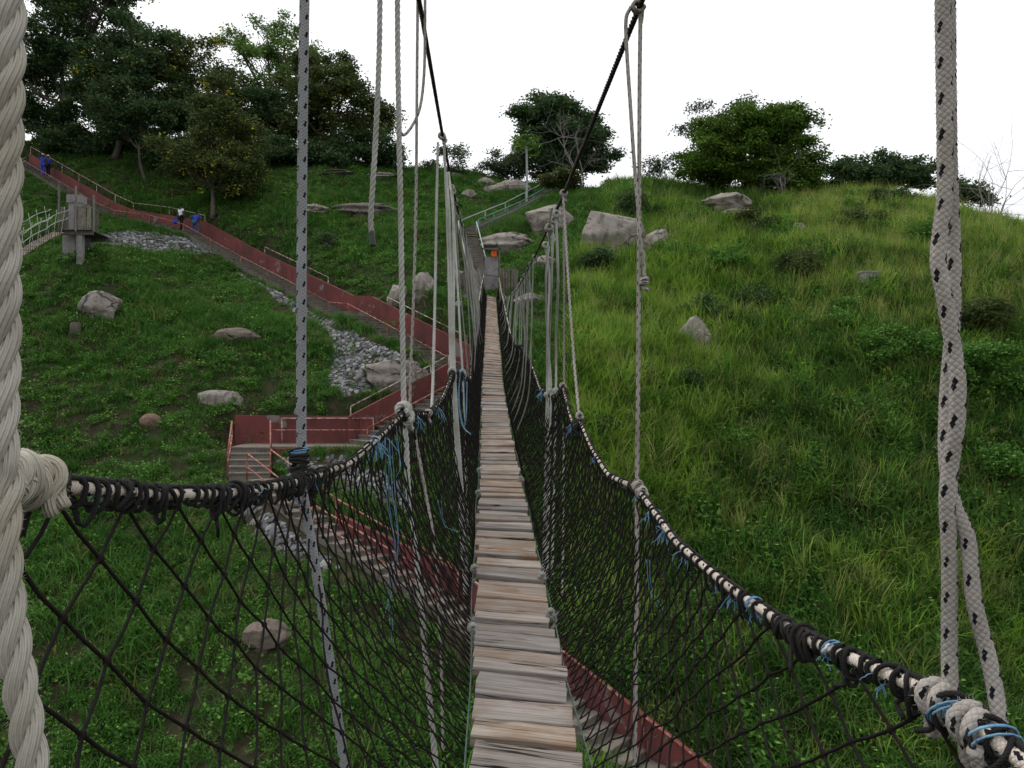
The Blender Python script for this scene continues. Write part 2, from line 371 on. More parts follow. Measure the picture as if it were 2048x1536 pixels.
ctl += [np.array(a, float) for a in ((0, 9, -10.2), (-14, 9, -10.5), (14, 9, -10.0), (0, -4, -12), (-40, -4, -12), (40, -4, -12), (0, -40, -6), (-60, -40, -4), (60, -40, -4),
        (-40, 85, 17), (-10, 85, 15.2), (12, 80, 12), (30, 75, 8), (55, 70, 4), (-70, 70, 17), (-60, 30, 2), (60, 30, -3), (90, 60, 2), (-100, 60, 14), (-90, 130, 16), (0, 130, 13), (80, 130, 9), (0, 260, 8), (200, 200, 6), (-200, 200, 8), (240, 20, 2), (-240, 20, 2), (0, -200, 4), (200, -150, 4), (-200, -150, 4))]
ctl = np.array(ctl); S = 30.0
cx = ctl[:, :2] / S
def tps(r2): return np.where(r2 > 1e-12, .5 * r2 * np.log(np.maximum(r2, 1e-12)), 0)
n_ = len(ctl); A_ = np.zeros((n_ + 3, n_ + 3))
A_[:n_, :n_] = tps(((cx[:, None] - cx[None]) ** 2).sum(-1)) + np.eye(n_) * 2e-4
A_[:n_, n_] = 1; A_[:n_, n_ + 1:] = cx; A_[n_, :n_] = 1; A_[n_ + 1:, :n_] = cx.T
w_ = np.linalg.solve(A_, np.concatenate([ctl[:, 2], np.zeros(3)]))
def smooth(t): t = np.clip(t, 0, 1); return t * t * (3 - 2 * t)
def near_line(x, y, line):
    best = np.full(x.shape, 1e9); bz = np.zeros(x.shape)
    for a, b in zip(line[:-1], line[1:]):
        d = (b - a)[:2]; L2 = (d ** 2).sum() + 1e-9
        t = np.clip(((x - a[0]) * d[0] + (y - a[1]) * d[1]) / L2, 0, 1)
        q = np.hypot(x - a[0] - t * d[0], y - a[1] - t * d[1]); z = a[2] + t * (b[2] - a[2])
        m = q < best; best = np.where(m, q, best); bz = np.where(m, z, bz)
    return best, bz
def H(x, y):
    x = np.asarray(x, float); y = np.asarray(y, float); sh = x.shape; x = x.ravel(); y = y.ravel()
    out = np.zeros(len(x))
    for s in range(0, len(x), 20000):
        xs = x[s:s + 20000]; ys = y[s:s + 20000]
        r2 = (xs[:, None] / S - cx[None, :, 0]) ** 2 + (ys[:, None] / S - cx[None, :, 1]) ** 2
        z = tps(r2) @ w_[:n_] + w_[n_] + w_[n_ + 1] * xs / S + w_[n_ + 2] * ys / S
        z = z + .10 * np.sin(xs * .9 + 1.3 * np.sin(ys * .7)) + .08 * np.sin(ys * 1.7 + xs * .6) + .05 * np.sin(xs * 2.9 - ys * 2.1) + .04 * np.sin(ys * 4.1 + xs * 3.3)
        for line, hw in corridors:
            q, zs = near_line(xs, ys, line); k = 1 - smooth((q - hw) / .7); z = z + k * (zs - .14 - z)
        out[s:s + 20000] = z
    return out.reshape(sh)
def G(u, v, d0=11., d1=95.):
    """where the sight line through (u, v) meets the ground"""
    d = np.arange(d0, d1, .15); g = (768 - v) / F * d - H((u - 1024) / F * d, d)
    k = np.where(g < 0)[0]
    if len(k) == 0: return P(u, v, 58.)
    return P(u, v, d[k[0]])

def axis(inner0, inner1, step, outer0, outer1):
    a = list(np.arange(inner0, inner1 + 1e-6, step)); s = step; x = inner1
    while x < outer1: s *= 1.35; x += s; a.append(x)
    s = step; x = inner0
    while x > outer0: s *= 1.35; x -= s; a.insert(0, x)
    return np.array(a)
gx = axis(-44, 44, .42, -320, 320); gy = axis(8, 68, .42, -220, 420)
XX, YY = np.meshgrid(gx, gy); ZZ = H(XX, YY)
me = bpy.data.meshes.new('hillside')
nx, ny = len(gx), len(gy); idx = np.arange(nx * ny).reshape(ny, nx)
quads = np.stack([idx[:-1, :-1], idx[:-1, 1:], idx[1:, 1:], idx[1:, :-1]], -1).reshape(-1, 4)
me.from_pydata(np.stack([XX, YY, ZZ], -1).reshape(-1, 3).tolist(), [], quads.tolist())
me.polygons.foreach_set('use_smooth', [True] * len(me.polygons)); me.materials.append(M['soil'])
terrain = bpy.data.objects.new('hillside', me); col.objects.link(terrain); tag(terrain, kind='structure')

# ------------------------------------------------------------------ stairs
def flight(name, near, far, label, steps_mat, group=None):
    o = near[0]; root = empty(name, o, label, 'staircase', group)
    mb = MB(); edge = MB()
    for i in range(len(near) - 1):
        dz = near[i + 1][2] - near[i][2]; run = np.linalg.norm((near[i + 1] - near[i])[:2])
        n = max(1, int(round(abs(dz) / .165))) if abs(dz) > .12 else 1
        for k in range(n):
            t0, t1 = k / n, (k + 1) / n
            q = [near[i] + (near[i + 1] - near[i]) * t0, near[i] + (near[i + 1] - near[i]) * t1, far[i] + (far[i + 1] - far[i]) * t1, far[i] + (far[i + 1] - far[i]) * t0]
            z = (near[i] + (near[i + 1] - near[i]) * (t0 if dz < 0 else t1))[2] - (0 if n > 1 else 0) + random.uniform(-.008, .008)
            lo = [np.array([p[0], p[1], z - .5]) for p in q]; hi = [np.array([p[0], p[1], z]) for p in q]
            # worn, slightly protruding nosing
            c = sum(hi) / 4
            mb.prism(lo, [h + (c - h) * 0.004 + np.array([0, 0, -.045]) for h in hi])
            fw = (q[1] - q[0]) if dz < 0 else (q[0] - q[1]); fw = np.array([fw[0], fw[1], 0]); fw = fw / (np.linalg.norm(fw) + 1e-9) * .035
            wd = (q[3] - q[0]); wd = wd / (np.linalg.norm(wd) + 1e-9) * .012
            top = [h + np.array([0, 0, random.uniform(-.006, .006)]) for h in hi]
            if n > 1:
                for kk in ((1, 2) if dz < 0 else (0, 3)): top[kk] = top[kk] + fw
            top = [top[0] - wd, top[1] - wd, top[2], top[3]]
            mb.prism([h - np.array([0, 0, .046]) for h in top], top)
    mb.build('steps', steps_mat, root)
    return root
def wall_along(root, line, out, h, th=.13, base=-.5, mat=None, bumps=None, name='parapet_wall', tops=None):
    mb = MB(); line = np.array(line)
    n = len(line)
    nn = []
    for i in range(n):
        t = (line[min(i + 1, n - 1)] - line[max(i - 1, 0)])[:2]; t /= np.linalg.norm(t); nn.append(np.array([-t[1] * out, t[0] * out, 0]) * th)
    for i in range(n - 1):
        m_ = 1
        a, b = line[i], line[i + 1]; ha = h if tops is None else tops[i]; hb = h if tops is None else tops[i + 1]
        na, nb = nn[i], nn[i + 1]; z = lambda p, dz: p + np.array([0, 0, dz])
        lo = [z(a, base), z(b, base), z(b + nb, base), z(a + na, base)]; hi = [z(a, ha), z(b, hb), z(b + nb, hb), z(a + na, ha)]
        mb.prism(lo, hi)
    return mb.build(name, mat or M['red'], root)
def handrail(root, line, h, mat, r=.024, gap=2.0, second=None, inset=None, name='handrail', closed_end=False):
    line = np.array(line) + (np.array(inset) if inset is not None else 0)
    mb = MB(); top = [p + np.array([0, 0, h]) for p in line]
    for a, b in zip(top[:-1], top[1:]): mb.tube([a, (a + b) / 2, b], r, 6)
    if second:
        for a, b in zip(line[:-1], line[1:]): mb.tube([a + (0, 0, second), (a + b) / 2 + (0, 0, second), b + (0, 0, second)], r * .85, 6)
    rail = mb.build(name, mat, root)
    for a, b in zip(line[:-1], line[1:]):
        L = np.linalg.norm(b - a); k = max(1, int(L / gap))
        for j in range(k):
            p = a + (b - a) * (j / k); m2 = MB(); m2.tube([p + (0, 0, -.12), p + (0, 0, h * .5), p + (0, 0, h)], r * .9, 6); m2.build('post', mat, rail)
    p = line[-1]; m2 = MB(); m2.tube([p + (0, 0, -.12), p + (0, 0, h * .5), p + (0, 0, h)], r * .9, 6); m2.build('post', mat, rail)
    return rail
SG = 'concrete flights of the red walled stairway'
up = flight('concrete_staircase', UPn, UPf, 'long upper flight of concrete steps with low red wall, climbing to the trees', M['step'], SG)
wall_along(up, UPf, +1, 1.0, tops=[.75, .75, .8, .85, .8, .95, .9, 1.0, 1.0, 1.0, 1.0])
handrail(up, UPn, .55, M['pipe'], gap=2.6, inset=(0, .06, 0))
seg = lambda a, b, t: a + (b - a) * t
handrail(up, [UPf[0], UPf[2], UPf[3], UPf[4], UPf[5]], 1.35, M['rustpipe'], gap=2.4, inset=(0, .2, 0))
handrail(up, [seg(UPf[6], UPf[7], .02), seg(UPf[6], UPf[7], .75)], 1.32, M['rustpipe'], gap=9, inset=(0, .2, 0))
handrail(up, [seg(UPf[8], UPf[9], .2), seg(UPf[9], UPf[10], .3)], 1.35, M['rustpipe'], gap=9, inset=(0, .2, 0))
mid = flight('concrete_staircase', F2n, F2f, 'short middle flight of concrete steps with red wall, rising from the landing to the bridge', M['step'], SG)
wall_along(mid, F2f, -1, 1.0); handrail(mid, F2n, .62, M['pipe'], gap=2.2, inset=(0, .06, 0)); handrail(mid, F2f, 1.35, M['rustpipe'], gap=4, inset=(0, .2, 0))
# the landing with its tall back wall and red front wall, and the six steps that leave it towards the viewer
land = empty('stair_landing', LA[1], 'flat concrete landing with a red back wall, red front wall and thin rails', 'landing')
mb = MB(); zl = LA[1][2]; xl, xr = -9.75, LA[0][0]
mb.prism([(xl, 27., zl - .5), (xr, 27.1, zl - .5), (xr, 28.5, zl - .5), (xl, 28.5, zl - .5)], [(xl, 27., zl), (xr, 27.1, zl), (xr, 28.5, zl), (xl, 28.5, zl)]); mb.build('slab', M['step'], land)
mb = MB(); mb.prism([(xl - .45, 28.5, zl - .6), (xr, 28.52, zl - .6), (xr, 28.66, zl - .6), (xl - .45, 28.66, zl - .6)], [(xl - .45, 28.5, zl + 1.02), (-7.9, 28.5, zl + 1.02), (-7.9, 28.66, zl + 1.02), (xl, 28.66, zl + 1.02)][:1] + [(xr, 28.52, zl + .98), (xr, 28.66, zl + .98), (xl - .45, 28.66, zl + 1.02)]); mb.build('back_wall', M['red'], land)
mb = MB(); mb.prism([(-8.40, 26.86, zl - 1.3), (xr + .1, 26.95, zl - 1.3), (xr + .1, 27.09, zl - 1.3), (-8.40, 26.99, zl - 1.3)], [(-8.40, 26.86, zl - .06), (xr + .1, 26.95, zl - .06), (xr + .1, 27.09, zl - .06), (-8.40, 26.99, zl - .06)]); mb.build('front_wall', M['red'], land)
handrail(land, [np.array([-8.40, 27.06, zl]), np.array([xr, 27.16, zl])], .56, M['pipe'], gap=3.2)
handrail(land, [np.array([-8.40, 28.3, zl]), np.array([xr, 28.36, zl])], .92, M['rustpipe'], gap=6)
low3 = flight('concrete_staircase', [F3[0], F3[2]], [F3[1], F3[3]], 'six broad concrete steps with rusty red pipe rails, dropping from the landing', M['step'], SG)
handrail(low3, [F3[0], F3[2]], .88, M['pipe'], gap=4, second=.42, r=.03); handrail(low3, [F3[1], F3[3]], .88, M['pipe'], gap=4, second=.42, r=.028)
low = flight('concrete_staircase', F4n, F4f, 'lowest flight of concrete steps, red walled, running down beneath the rope bridge', M['step'], SG)
wall_along(low, F4f[1:], +1, .75, tops=[.45, .8, .85, .85]); handrail(low, F4n[:3], .85, M['pipe'], gap=2.4, second=.42, r=.028); handrail(low, F4f, .92, M['pipe'], gap=2.6, r=.028, inset=(-.05, -.05, 0))
wall_along(low, F4n[2:4], -1, -.2, tops=[-.2, -.2], base=-.9, name='side_wall')
gs = flight('hill_staircase', G1r, G1l, 'narrow steps with green rails going up behind the far timber platform', M['step'])
handrail(gs, G1r, .68, M['palepipe'], r=.03, gap=2.2); handrail(gs, G1l, .68, M['palepipe'], r=.03, gap=2.2)
gs2 = flight('hill_staircase', G2n, G2f, 'steps with green pipe rails slanting up to the ridge past the flat boulder', M['step'])
handrail(gs2, G2n, .68, M['greenpipe'], r=.04, gap=2.4, second=.30); handrail(gs2, G2f, .72, M['palepipe'], r=.035, gap=3.0)

# ------------------------------------------------------------------ stone pitching
def in_poly(x, y, poly):
    c = np.zeros(x.shape, bool); j = len(poly) - 1
    for i in range(len(poly)):
        xi, yi = poly[i]; xj, yj = poly[j]
        c ^= ((yi > y) != (yj > y)) & (x < (xj - xi) * (y - yi) / (yj - yi + 1e-12) + xi); j = i
    return c
bm = bmesh.new(); bmesh.ops.create_icosphere(bm, subdivisions=1, radius=1); ICO_V = np.array([v.co for v in bm.verts]); ICO_F = [tuple(v.index for v in f.verts) for f in bm.faces]; bm.free()
COBS = []
def cobbles(pix, step, label):
    poly = np.array([G(u, v)[:2] for u, v in pix]); COBS.append(poly)
    lo, hi = poly.min(0), poly.max(0)
    gx_, gy_ = np.meshgrid(np.arange(lo[0], hi[0], step), np.arange(lo[1], hi[1], step * .9))
    gx_ = gx_ + (np.arange(gx_.shape[0]) % 2)[:, None] * step / 2 + rng.uniform(-.3, .3, gx_.shape) * step; gy_ = gy_ + rng.uniform(-.3, .3, gx_.shape) * step
    x, y = gx_.ravel(), gy_.ravel(); k = in_poly(x, y, poly) & (rng.random(len(x)) < .9); x, y = x[k], y[k]; z = H(x, y)
    e = .15; nx_ = -(H(x + e, y) - H(x - e, y)) / (2 * e); ny_ = -(H(x, y + e) - H(x, y - e)) / (2 * e)
    mb = MB()
    for a, b, c, p, q in zip(x, y, z, nx_, ny_):
        r = step * random.uniform(.42, .66); sc3 = np.array([r * random.uniform(.8, 1.25), r * random.uniform(.8, 1.2), r * .4])
        v = ICO_V * (1 + rng.uniform(-.18, .18, (len(ICO_V), 1))) * sc3; t = random.uniform(0, 6.28)
        v = np.stack([v[:, 0] * math.cos(t) - v[:, 1] * math.sin(t), v[:, 0] * math.sin(t) + v[:, 1] * math.cos(t), v[:, 2]], -1)
        v[:, 2] -= p * v[:, 0] + q * v[:, 1]
        mb.add(v + (a, b, c + r * .12), ICO_F)
    o = mb.build('stone_paving', M['cobble']); tag(o, label, 'stone paving', kind='stuff'); return o
cobbles([(198, 466), (280, 462), (345, 472), (400, 492), (436, 510), (400, 516), (330, 502), (250, 499), (195, 490)], .21, 'grey and white stones set in a strip below the upper stairs')
cobbles([(470, 545), (560, 585), (640, 634), (760, 692), (865, 745), (880, 775), (850, 800), (790, 765), (730, 745), (745, 790), (690, 800), (655, 775), (668, 705), (625, 645), (540, 590)], .165, 'grey cobbled slope spreading between the stairs and the grass')
cobbles([(550, 925), (735, 925), (800, 960), (840, 1040), (760, 1010), (680, 985), (600, 955)], .165, 'dark cobbles between landing and lowest flight')
cobbles([(430, 975), (470, 985), (560, 1045), (640, 1105), (700, 1160), (610, 1140), (520, 1095), (450, 1030)], .165, 'cobbled strip along the near side of the lowest flight')

# ------------------------------------------------------------------ boulders
ROCKS = []
def boulder(u, v, w, h, label, seed, mat='rock', flat=1.0, ang=0.0, sub=5, lay=0.0, sink=.35, group=None, d=None, name='boulder', deep=.55):
    base = G(u, v + h * .42) if d is None else P(u, v + h * .42, d)
    dd = base[1]; rx = w / F * dd / 2; rz = h / F * dd / 2; ry = rx * .75 * flat
    c = np.array([base[0], base[1] + ry * deep, (768 - v) / F * base[1]]); ROCKS.append((c[0], c[1], max(rx, ry)))
    bm = bmesh.new(); bmesh.ops.create_icosphere(bm, subdivisions=sub, radius=1)
    rd = random.Random(seed); planes = []
    for _ in range(15):
        n = Vector((rd.gauss(0, 1), rd.gauss(0, 1), rd.gauss(0, .8))).normalized(); planes.append((n, rd.uniform(.74, .98)))
    off = Vector((seed * 7.13, seed * 3.1, seed * 1.7)); rot = Matrix.Rotation(R(ang), 3, 'Y')
    for vt in bm.verts:
        p = vt.co.copy()
        p0 = vt.co.copy(); p *= 1 + .30 * mnoise.noise(p * 1.1 + off) + .12 * mnoise.noise(p * 2.4 + off)
        for n, k in planes:
            q = p.dot(n)
            if q > k: p -= n * (q - k) * .92
        p *= 1 + .030 * mnoise.noise(p0 * 5 + off) + .022 * mnoise.noise(p0 * 11 + off) + .015 * mnoise.noise(p0 * 22 + off)
        if lay: p.x += lay * .12 * math.sin(p.z * 9 + mnoise.noise(p * 2 + off) * 3); p.y += lay * .1 * math.sin(p.z * 9 + 1)
        p = Vector((p.x * rx * 1.12, p.y * ry * 1.1, p.z * rz * 1.15 - (rz * sink if p.z < -.5 else 0)))
        vt.co = rot @ p
    me = bpy.data.meshes.new(name); bm.to_mesh(me); bm.free()
    me.polygons.foreach_set('use_smooth', [True] * len(me.polygons)); me.materials.append(M[mat])
    o = bpy.data.objects.new(name, me); col.objects.link(o); o.location = c.tolist()
    return tag(o, label, name, group)
boulder(1008, 383, 110, 42, 'long flat-topped grey boulder on the ridge beside the green-railed steps', 1, ang=-6, d=56)
boulder(972, 369, 40, 24, 'rounded small boulder touching the left end of the long flat boulder', 2, d=57.5)
boulder(938, 388, 30, 16, 'small pale stone in grass just left of the long flat boulder', 3)
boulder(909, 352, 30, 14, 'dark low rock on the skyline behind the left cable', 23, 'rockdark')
boulder(1098, 440, 86, 62, 'pale wedge boulder behind the right suspender ropes', 4, ang=8)
boulder(1232, 476, 132, 106, 'biggest pale boulder on the slope, left of the looped rope', 5, ang=22, flat=.8)
boulder(1312, 492, 70, 60, 'low smooth boulder leaning on the right side of the biggest boulder', 6)
boulder(1012, 486, 112, 46, 'broad cracked slab boulder just behind the orange sign', 7, lay=.6)
boulder(621, 421, 66, 30, 'layered rock block cut into the grass bank, the shorter one', 8, 'rock', lay=1)
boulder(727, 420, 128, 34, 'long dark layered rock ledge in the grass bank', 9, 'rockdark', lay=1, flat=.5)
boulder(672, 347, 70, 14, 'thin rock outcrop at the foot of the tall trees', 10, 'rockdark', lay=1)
boulder(762, 352, 60, 16, 'flat rock outcrop on the ridge right of the trees', 11, 'rock', lay=1)
boulder(846, 572, 44, 50, 'angular grey boulder above the upper stairs, seen between white ropes', 12)
boulder(798, 592, 46, 40, 'smaller boulder half sunk in grass above the upper stairs', 13)
boulder(912, 560, 42, 44, 'grey boulder behind the bundle of left ropes near the platform', 24)
boulder(192, 612, 78, 58, 'pointed pale boulder alone on the left grass slope', 14, ang=-5)
boulder(466, 675, 100, 36, 'flat brownish slab of rock on the left slope, in bare soil', 15, 'rockred2', flat=.8, deep=1.0)
boulder(424, 806, 92, 46, 'smooth sunken rock face above the red landing wall', 16, 'rock', flat=.6, deep=1.5)
boulder(297, 846, 42, 30, 'small reddish stone in the left grass', 17, 'rockred')
boulder(598, 824, 24, 28, 'small grey stone standing behind the landing wall', 25, 'rock')
boulder(782, 752, 116, 64, 'brown boulder set in the cobbled slope', 18, 'rock', lay=.4)
boulder(525, 1282, 92, 60, 'grey boulder low on the slope, seen through the black net', 19, 'rockred2')
boulder(1466, 402, 86, 36, 'top flat slab of the rock stack below the round green tree', 20, lay=.3, d=43.2)
boulder(1476, 430, 80, 26, 'lower slab of the rock stack below the round green tree', 21, lay=.3, d=42.6)
boulder(1430, 424, 36, 32, 'small pointed stone left of the rock stack', 22)
boulder(1514, 460, 48, 34, 'squarish stone below the rock stack on the right slope', 26)
boulder(1601, 464, 36, 34, 'split stone in weeds on the right slope', 27)
boulder(1392, 684, 66, 78, 'bare pale rock face alone amid the tall grass', 28, flat=.5, deep=1.2)
boulder(1092, 524, 46, 22, 'low pale stone behind the right ropes, beside the big boulder', 29)
boulder(1062, 602, 60, 34, 'stone in straw below the far platform railing', 30)
boulder(1668, 487, 30, 20, 'half hidden stone in the weeds of the right slope', 31)
# cut block of concrete
b0 = G(1742, 587); cb = empty('concrete_block', b0, 'square stained concrete block standing in tall grass', 'concrete block'); mb = MB()
mb.box(b0 + (0, .3, .40), (.70, .6, 1.0), jit=.02); mb.box(b0 + (0, .3, .93), (.76, .66, .08), jit=.01); o_ = mb.build('block', M['concrete'], cb)
st0 = G(150, 672); mb = MB(); pth = [st0 + (0, 0, -.2), st0 + (.02, 0, .25), st0 + (.0, .02, .55)]; mb.tube(pth, [.30, .22, .19], 9)
tag(mb.build('tree_stump', M['bark'], origin=st0), 'short brown tree stump in the left grass', 'stump')

# ------------------------------------------------------------------ trees
def leaves(mb, centers, per, sig, size, mi=0, mi2=None, p2=0.0, aspect=.55):
    c = np.repeat(np.asarray(centers), per, 0); n = len(c)
    c = c + rng.normal(0, 1, (n, 3)) * np.asarray(sig)
    s = size * rng.uniform(.6, 1.35, n)
    a = rng.normal(0, 1, (n, 3)); a[:, 2] *= .5; a /= np.linalg.norm(a, axis=1)[:, None]
    b = rng.normal(0, 1, (n, 3)); b -= a * (a * b).sum(1)[:, None]; b /= np.linalg.norm(b, axis=1)[:, None]
    p = np.stack([c - a * s[:, None] * .5, c + b * s[:, None] * aspect * .5, c + a * s[:, None] * .5, c - b * s[:, None] * aspect * .5], 1).reshape(-1, 3)
    base = len(mb.v); mb.v.extend(map(tuple, p.tolist()))
    k = base + np.arange(n * 4).reshape(n, 4); mb.f.extend(map(tuple, k.tolist()))
    mm = np.full(n, mi) if mi2 is None else np.where(rng.random(n) < p2, mi2, mi)
    mb.m.extend(mm.tolist()); mb.smooth.extend([False] * n); mb.uv.extend([(0., 0.)] * (4 * n))
def tree(name, label, base, blobs, d, lm, n_cl=60, per=45, size=.26, sig=.34, trunk=.18, forks=1, yellow=0.0, group=None, fill=.45, barkm='bark', cat='tree', ycl=0, ydepth=1.0):
    base = np.array(base); root = empty(name, base, label, cat, group)
    tb = MB(); cents = []; lf = MB()
    area = sum(b[2] * b[3] for b in blobs)
    ctrs = []
    for (u, v, ru, rv) in blobs:
        dd = d + rng.uniform(-.6, .6) ; c = P(u, v, dd); rx, rz = ru / F * dd, rv / F * dd; ry = (rx * .8 + rz * .2) * ydepth
        k = max(6, int(n_cl * ru * rv / area * len(blobs) ** .5)); k = int(k * 1.35); ns = max(5, k // 7); q = rng.normal(0, 1, (ns, 3)); q /= np.linalg.norm(q, axis=1)[:, None]
        q *= (.40 + .80 * rng.random(ns) ** .7)[:, None]; sub = c + q * (rx, ry, rz)
        kk = max(3, int(round(k / ns))); dv_ = rng.normal(0, 1, (ns * kk, 3)); dv_ /= np.linalg.norm(dv_, axis=1)[:, None]; dv_[:, 2] = np.abs(dv_[:, 2]) * .8 - .15
        sr = np.repeat(rng.uniform(.20, .40, ns), kk)[:, None]; pts = np.repeat(sub, kk, 0) + dv_ * sr * (rx, ry, rz * 1.1) * rng.random((ns * kk, 1)) ** .4
        pts = pts + rng.normal(0, .10, pts.shape); ctrs.append((c, pts)); cents.append(pts)
    allc = np.vstack(cents)
    leaves(lf, allc, int(per * 1.2), (sig * .95, sig * .95, sig * .55), size * .82)
    if yellow:
        sel = allc[rng.random(len(allc)) < yellow]
        leaves(lf, sel + rng.normal(0, .25, sel.shape), max(4, per // 4), sig * .55, size * .75, mi=1)
    top = np.mean([c for c, _ in ctrs], 0)
    # trunk(s), limbs to every blob, twigs to clumps
    for f in range(forks):
        b = base + (rng.uniform(-.3, .3) * (forks > 1), rng.uniform(-.2, .2), -.25); m = base + (top - base) * .45 + rng.normal(0, .12, 3)
        pth = crom([b, base + (m - base) * .5 + rng.normal(0, .1, 3), m], .3); tb.tube(pth, np.linspace(trunk * 1.25, trunk * .7, len(pth)) / forks ** .5, 8)
        for i, (c, pts) in enumerate(ctrs):
            if forks > 1 and i % forks != f: continue
            lp = crom([m, (m + c) / 2 + rng.normal(0, .25, 3), c], .4); tb.tube(lp, np.linspace(trunk * .6, trunk * .22, len(lp)), 6)
            for q in pts[rng.permutation(len(pts))[:14]]:
                s_ = lp[rng.integers(len(lp) // 3, len(lp))]; tp = [s_, (s_ + q) / 2 + rng.normal(0, .12, 3), q]; tb.tube(tp, [trunk * .2, trunk * .13, .012], 4, cap=False)
    tb.build('trunk', M[barkm], root)
    lf.build('crown', [M[lm], M['yellow']], root)
    return root
TG = 'trees in the shady grove on the left ridge'
def gp(u, v, d): p = P(u, v, d); p[2] = float(H(p[0], p[1])); return p
tree('broadleaf_tree', 'tallest dark tree of the grove, beside the thick twisted rope', gp(120, 300, 61), [(70, 90, 95, 95), (190, 40, 110, 90), (110, 210, 85, 60), (250, 80, 65, 60), (110, -60, 100, 80), (230, -30, 60, 50), (60, 170, 60, 60), (60, 245, 60, 36), (150, 255, 70, 34), (170, 130, 70, 60)], 61, 'lf_dark', 250, 60, .32, .42, .3, yellow=.10, group=TG)
tree('broadleaf_tree', 'broad dark tree of the grove right of the tallest one, hanging over the slope', gp(232, 318, 59), [(230, 170, 80, 70), (300, 140, 80, 65), (190, 235, 55, 42), (345, 195, 60, 55), (270, 235, 60, 40)], 59.5, 'lf_dark', 160, 60, .30, .40, .24, yellow=.06, group=TG)
tree('broadleaf_tree', 'olive grove tree flecked with yellow flowers, behind the small front tree', gp(405, 326, 61), [(370, 135, 70, 60), (420, 180, 80, 75), (345, 100, 40, 35), (460, 230, 60, 60), (395, 240, 70, 55)], 61, 'lf_olive', 140, 60, .28, .38, .22, yellow=.30, group=TG)
tree('broadleaf_tree', 'airy light green tree rising above the middle of the grove', gp(560, 330, 65), [(535, 80, 62, 38), (490, 115, 50, 38), (600, 120, 62, 50), (540, 160, 70, 50), (630, 165, 50, 45), (470, 75, 28, 20), (575, 60, 30, 20)], 65, 'lf_light', 85, 45, .27, .33, .20, group=TG)
tree('broadleaf_tree', 'olive tree with golden top at the right end of the grove', gp(655, 334, 59.5), [(650, 190, 70, 55), (690, 225, 75, 70), (620, 250, 60, 55), (740, 255, 48, 52), (640, 130, 45, 35), (700, 160, 40, 30)], 59.5, 'lf_olive', 150, 60, .28, .38, .22, yellow=.14, group=TG)
tree('broadleaf_tree', 'low dark tree where the grove meets the open sky', gp(742, 345, 58.5), [(745, 290, 50, 36), (790, 315, 24, 20), (700, 290, 45, 34)], 58.5, 'lf_dark', 90, 50, .26, .34, .16, forks=2, group=TG)
tree('broadleaf_tree', 'dark shaded tree deep inside the grove under the airy one', gp(525, 328, 61.5), [(540, 250, 62, 52), (500, 225, 60, 60), (575, 270, 50, 40), (470, 270, 45, 40)], 61.5, 'lf_dark', 120, 55, .28, .38, .2, forks=2, group=TG)
tree('broadleaf_tree', 'small dark tree with a thin leaning trunk above the upper stairs', gp(292, 335, 56), [(280, 225, 68, 42), (235, 215, 46, 34), (330, 240, 40, 36), (250, 262, 40, 22)], 56, 'lf_dark', 110, 55, .25, .32, .11, group=TG)
t7 = G(428, 432); tree('flowering_tree', 'small bushy tree with sprays of yellow flowers on the grass in front of the grove', t7, [(430, 345, 92, 48), (395, 305, 62, 46), (470, 300, 62, 60), (440, 235, 48, 52), (500, 340, 40, 34), (425, 180, 24, 30), (350, 330, 34, 28)], t7[1] + .5, 'lf_olive', 190, 50, .22, .30, .14, yellow=.22, group=None)
tree('sapling', 'thin feathery sapling on the skyline just right of the left cable', gp(895, 352, 58), [(893, 322, 38, 26), (870, 335, 22, 14), (918, 318, 18, 16)], 58, 'lf_grey', 34, 26, .22, .26, .06, forks=2)
tree('shrub', 'grey green shrub left of the big dark ridge tree', gp(985, 366, 61), [(985, 342, 28, 18), (1005, 330, 34, 20), (960, 352, 18, 10), (1030, 335, 30, 30)], 61, 'lf_grey', 70, 34, .22, .28, .07, forks=3, cat='shrub')
tree('broadleaf_tree', 'big dark rounded tree alone on the ridge behind the right cable', gp(1118, 384, 62), [(1090, 235, 52, 38), (1060, 250, 32, 26), (1130, 265, 62, 48), (1185, 270, 42, 42), (1075, 310, 48, 46), (1205, 315, 30, 34), (1150, 310, 60, 36), (1080, 335, 34, 22), (1118, 214, 34, 16)], 62, 'lf_dark', 190, 60, .30, .36, .28, forks=2)
tree('shrub', 'low mounded yellow green shrub at the head of the green-railed steps', gp(1116, 376, 55.5), [(1115, 358, 36, 14), (1095, 362, 20, 12), (1140, 362, 20, 12)], 55.5, 'lf_olive', 50, 44, .2, .24, .05, forks=2, cat='shrub', yellow=.1)
r1 = gp(1512, 402, 49); tree('broadleaf_tree', 'broad bright green domed tree crowning the right slope', r1, [(1480, 258, 62, 32), (1545, 265, 62, 40), (1425, 305, 58, 38), (1500, 310, 88, 42), (1585, 320, 46, 44), (1392, 342, 36, 26), (1560, 355, 62, 26), (1618, 372, 44, 22), (1455, 345, 56, 24), (1578, 238, 32, 20)], 49, 'lf_bright', 300, 55, .23, .30, .22, forks=4)
tree('broadleaf_tree', 'sparse grey green tree showing behind the domed tree', gp(1450, 400, 56), [(1430, 240, 52, 30), (1385, 270, 30, 24), (1490, 222, 44, 18), (1560, 225, 40, 12), (1600, 240, 22, 14)], 56, 'lf_grey', 60, 28, .22, .30, .14)
tree('broadleaf_tree', 'low spreading dark tree line-topped beside the domed tree', gp(1755, 396, 53), [(1690, 348, 48, 18), (1745, 335, 48, 22), (1800, 345, 48, 22), (1845, 352, 34, 18), (1715, 365, 60, 18), (1790, 368, 60, 16)], 53, 'lf_dark', 130, 40, .27, .30, .12, forks=4)
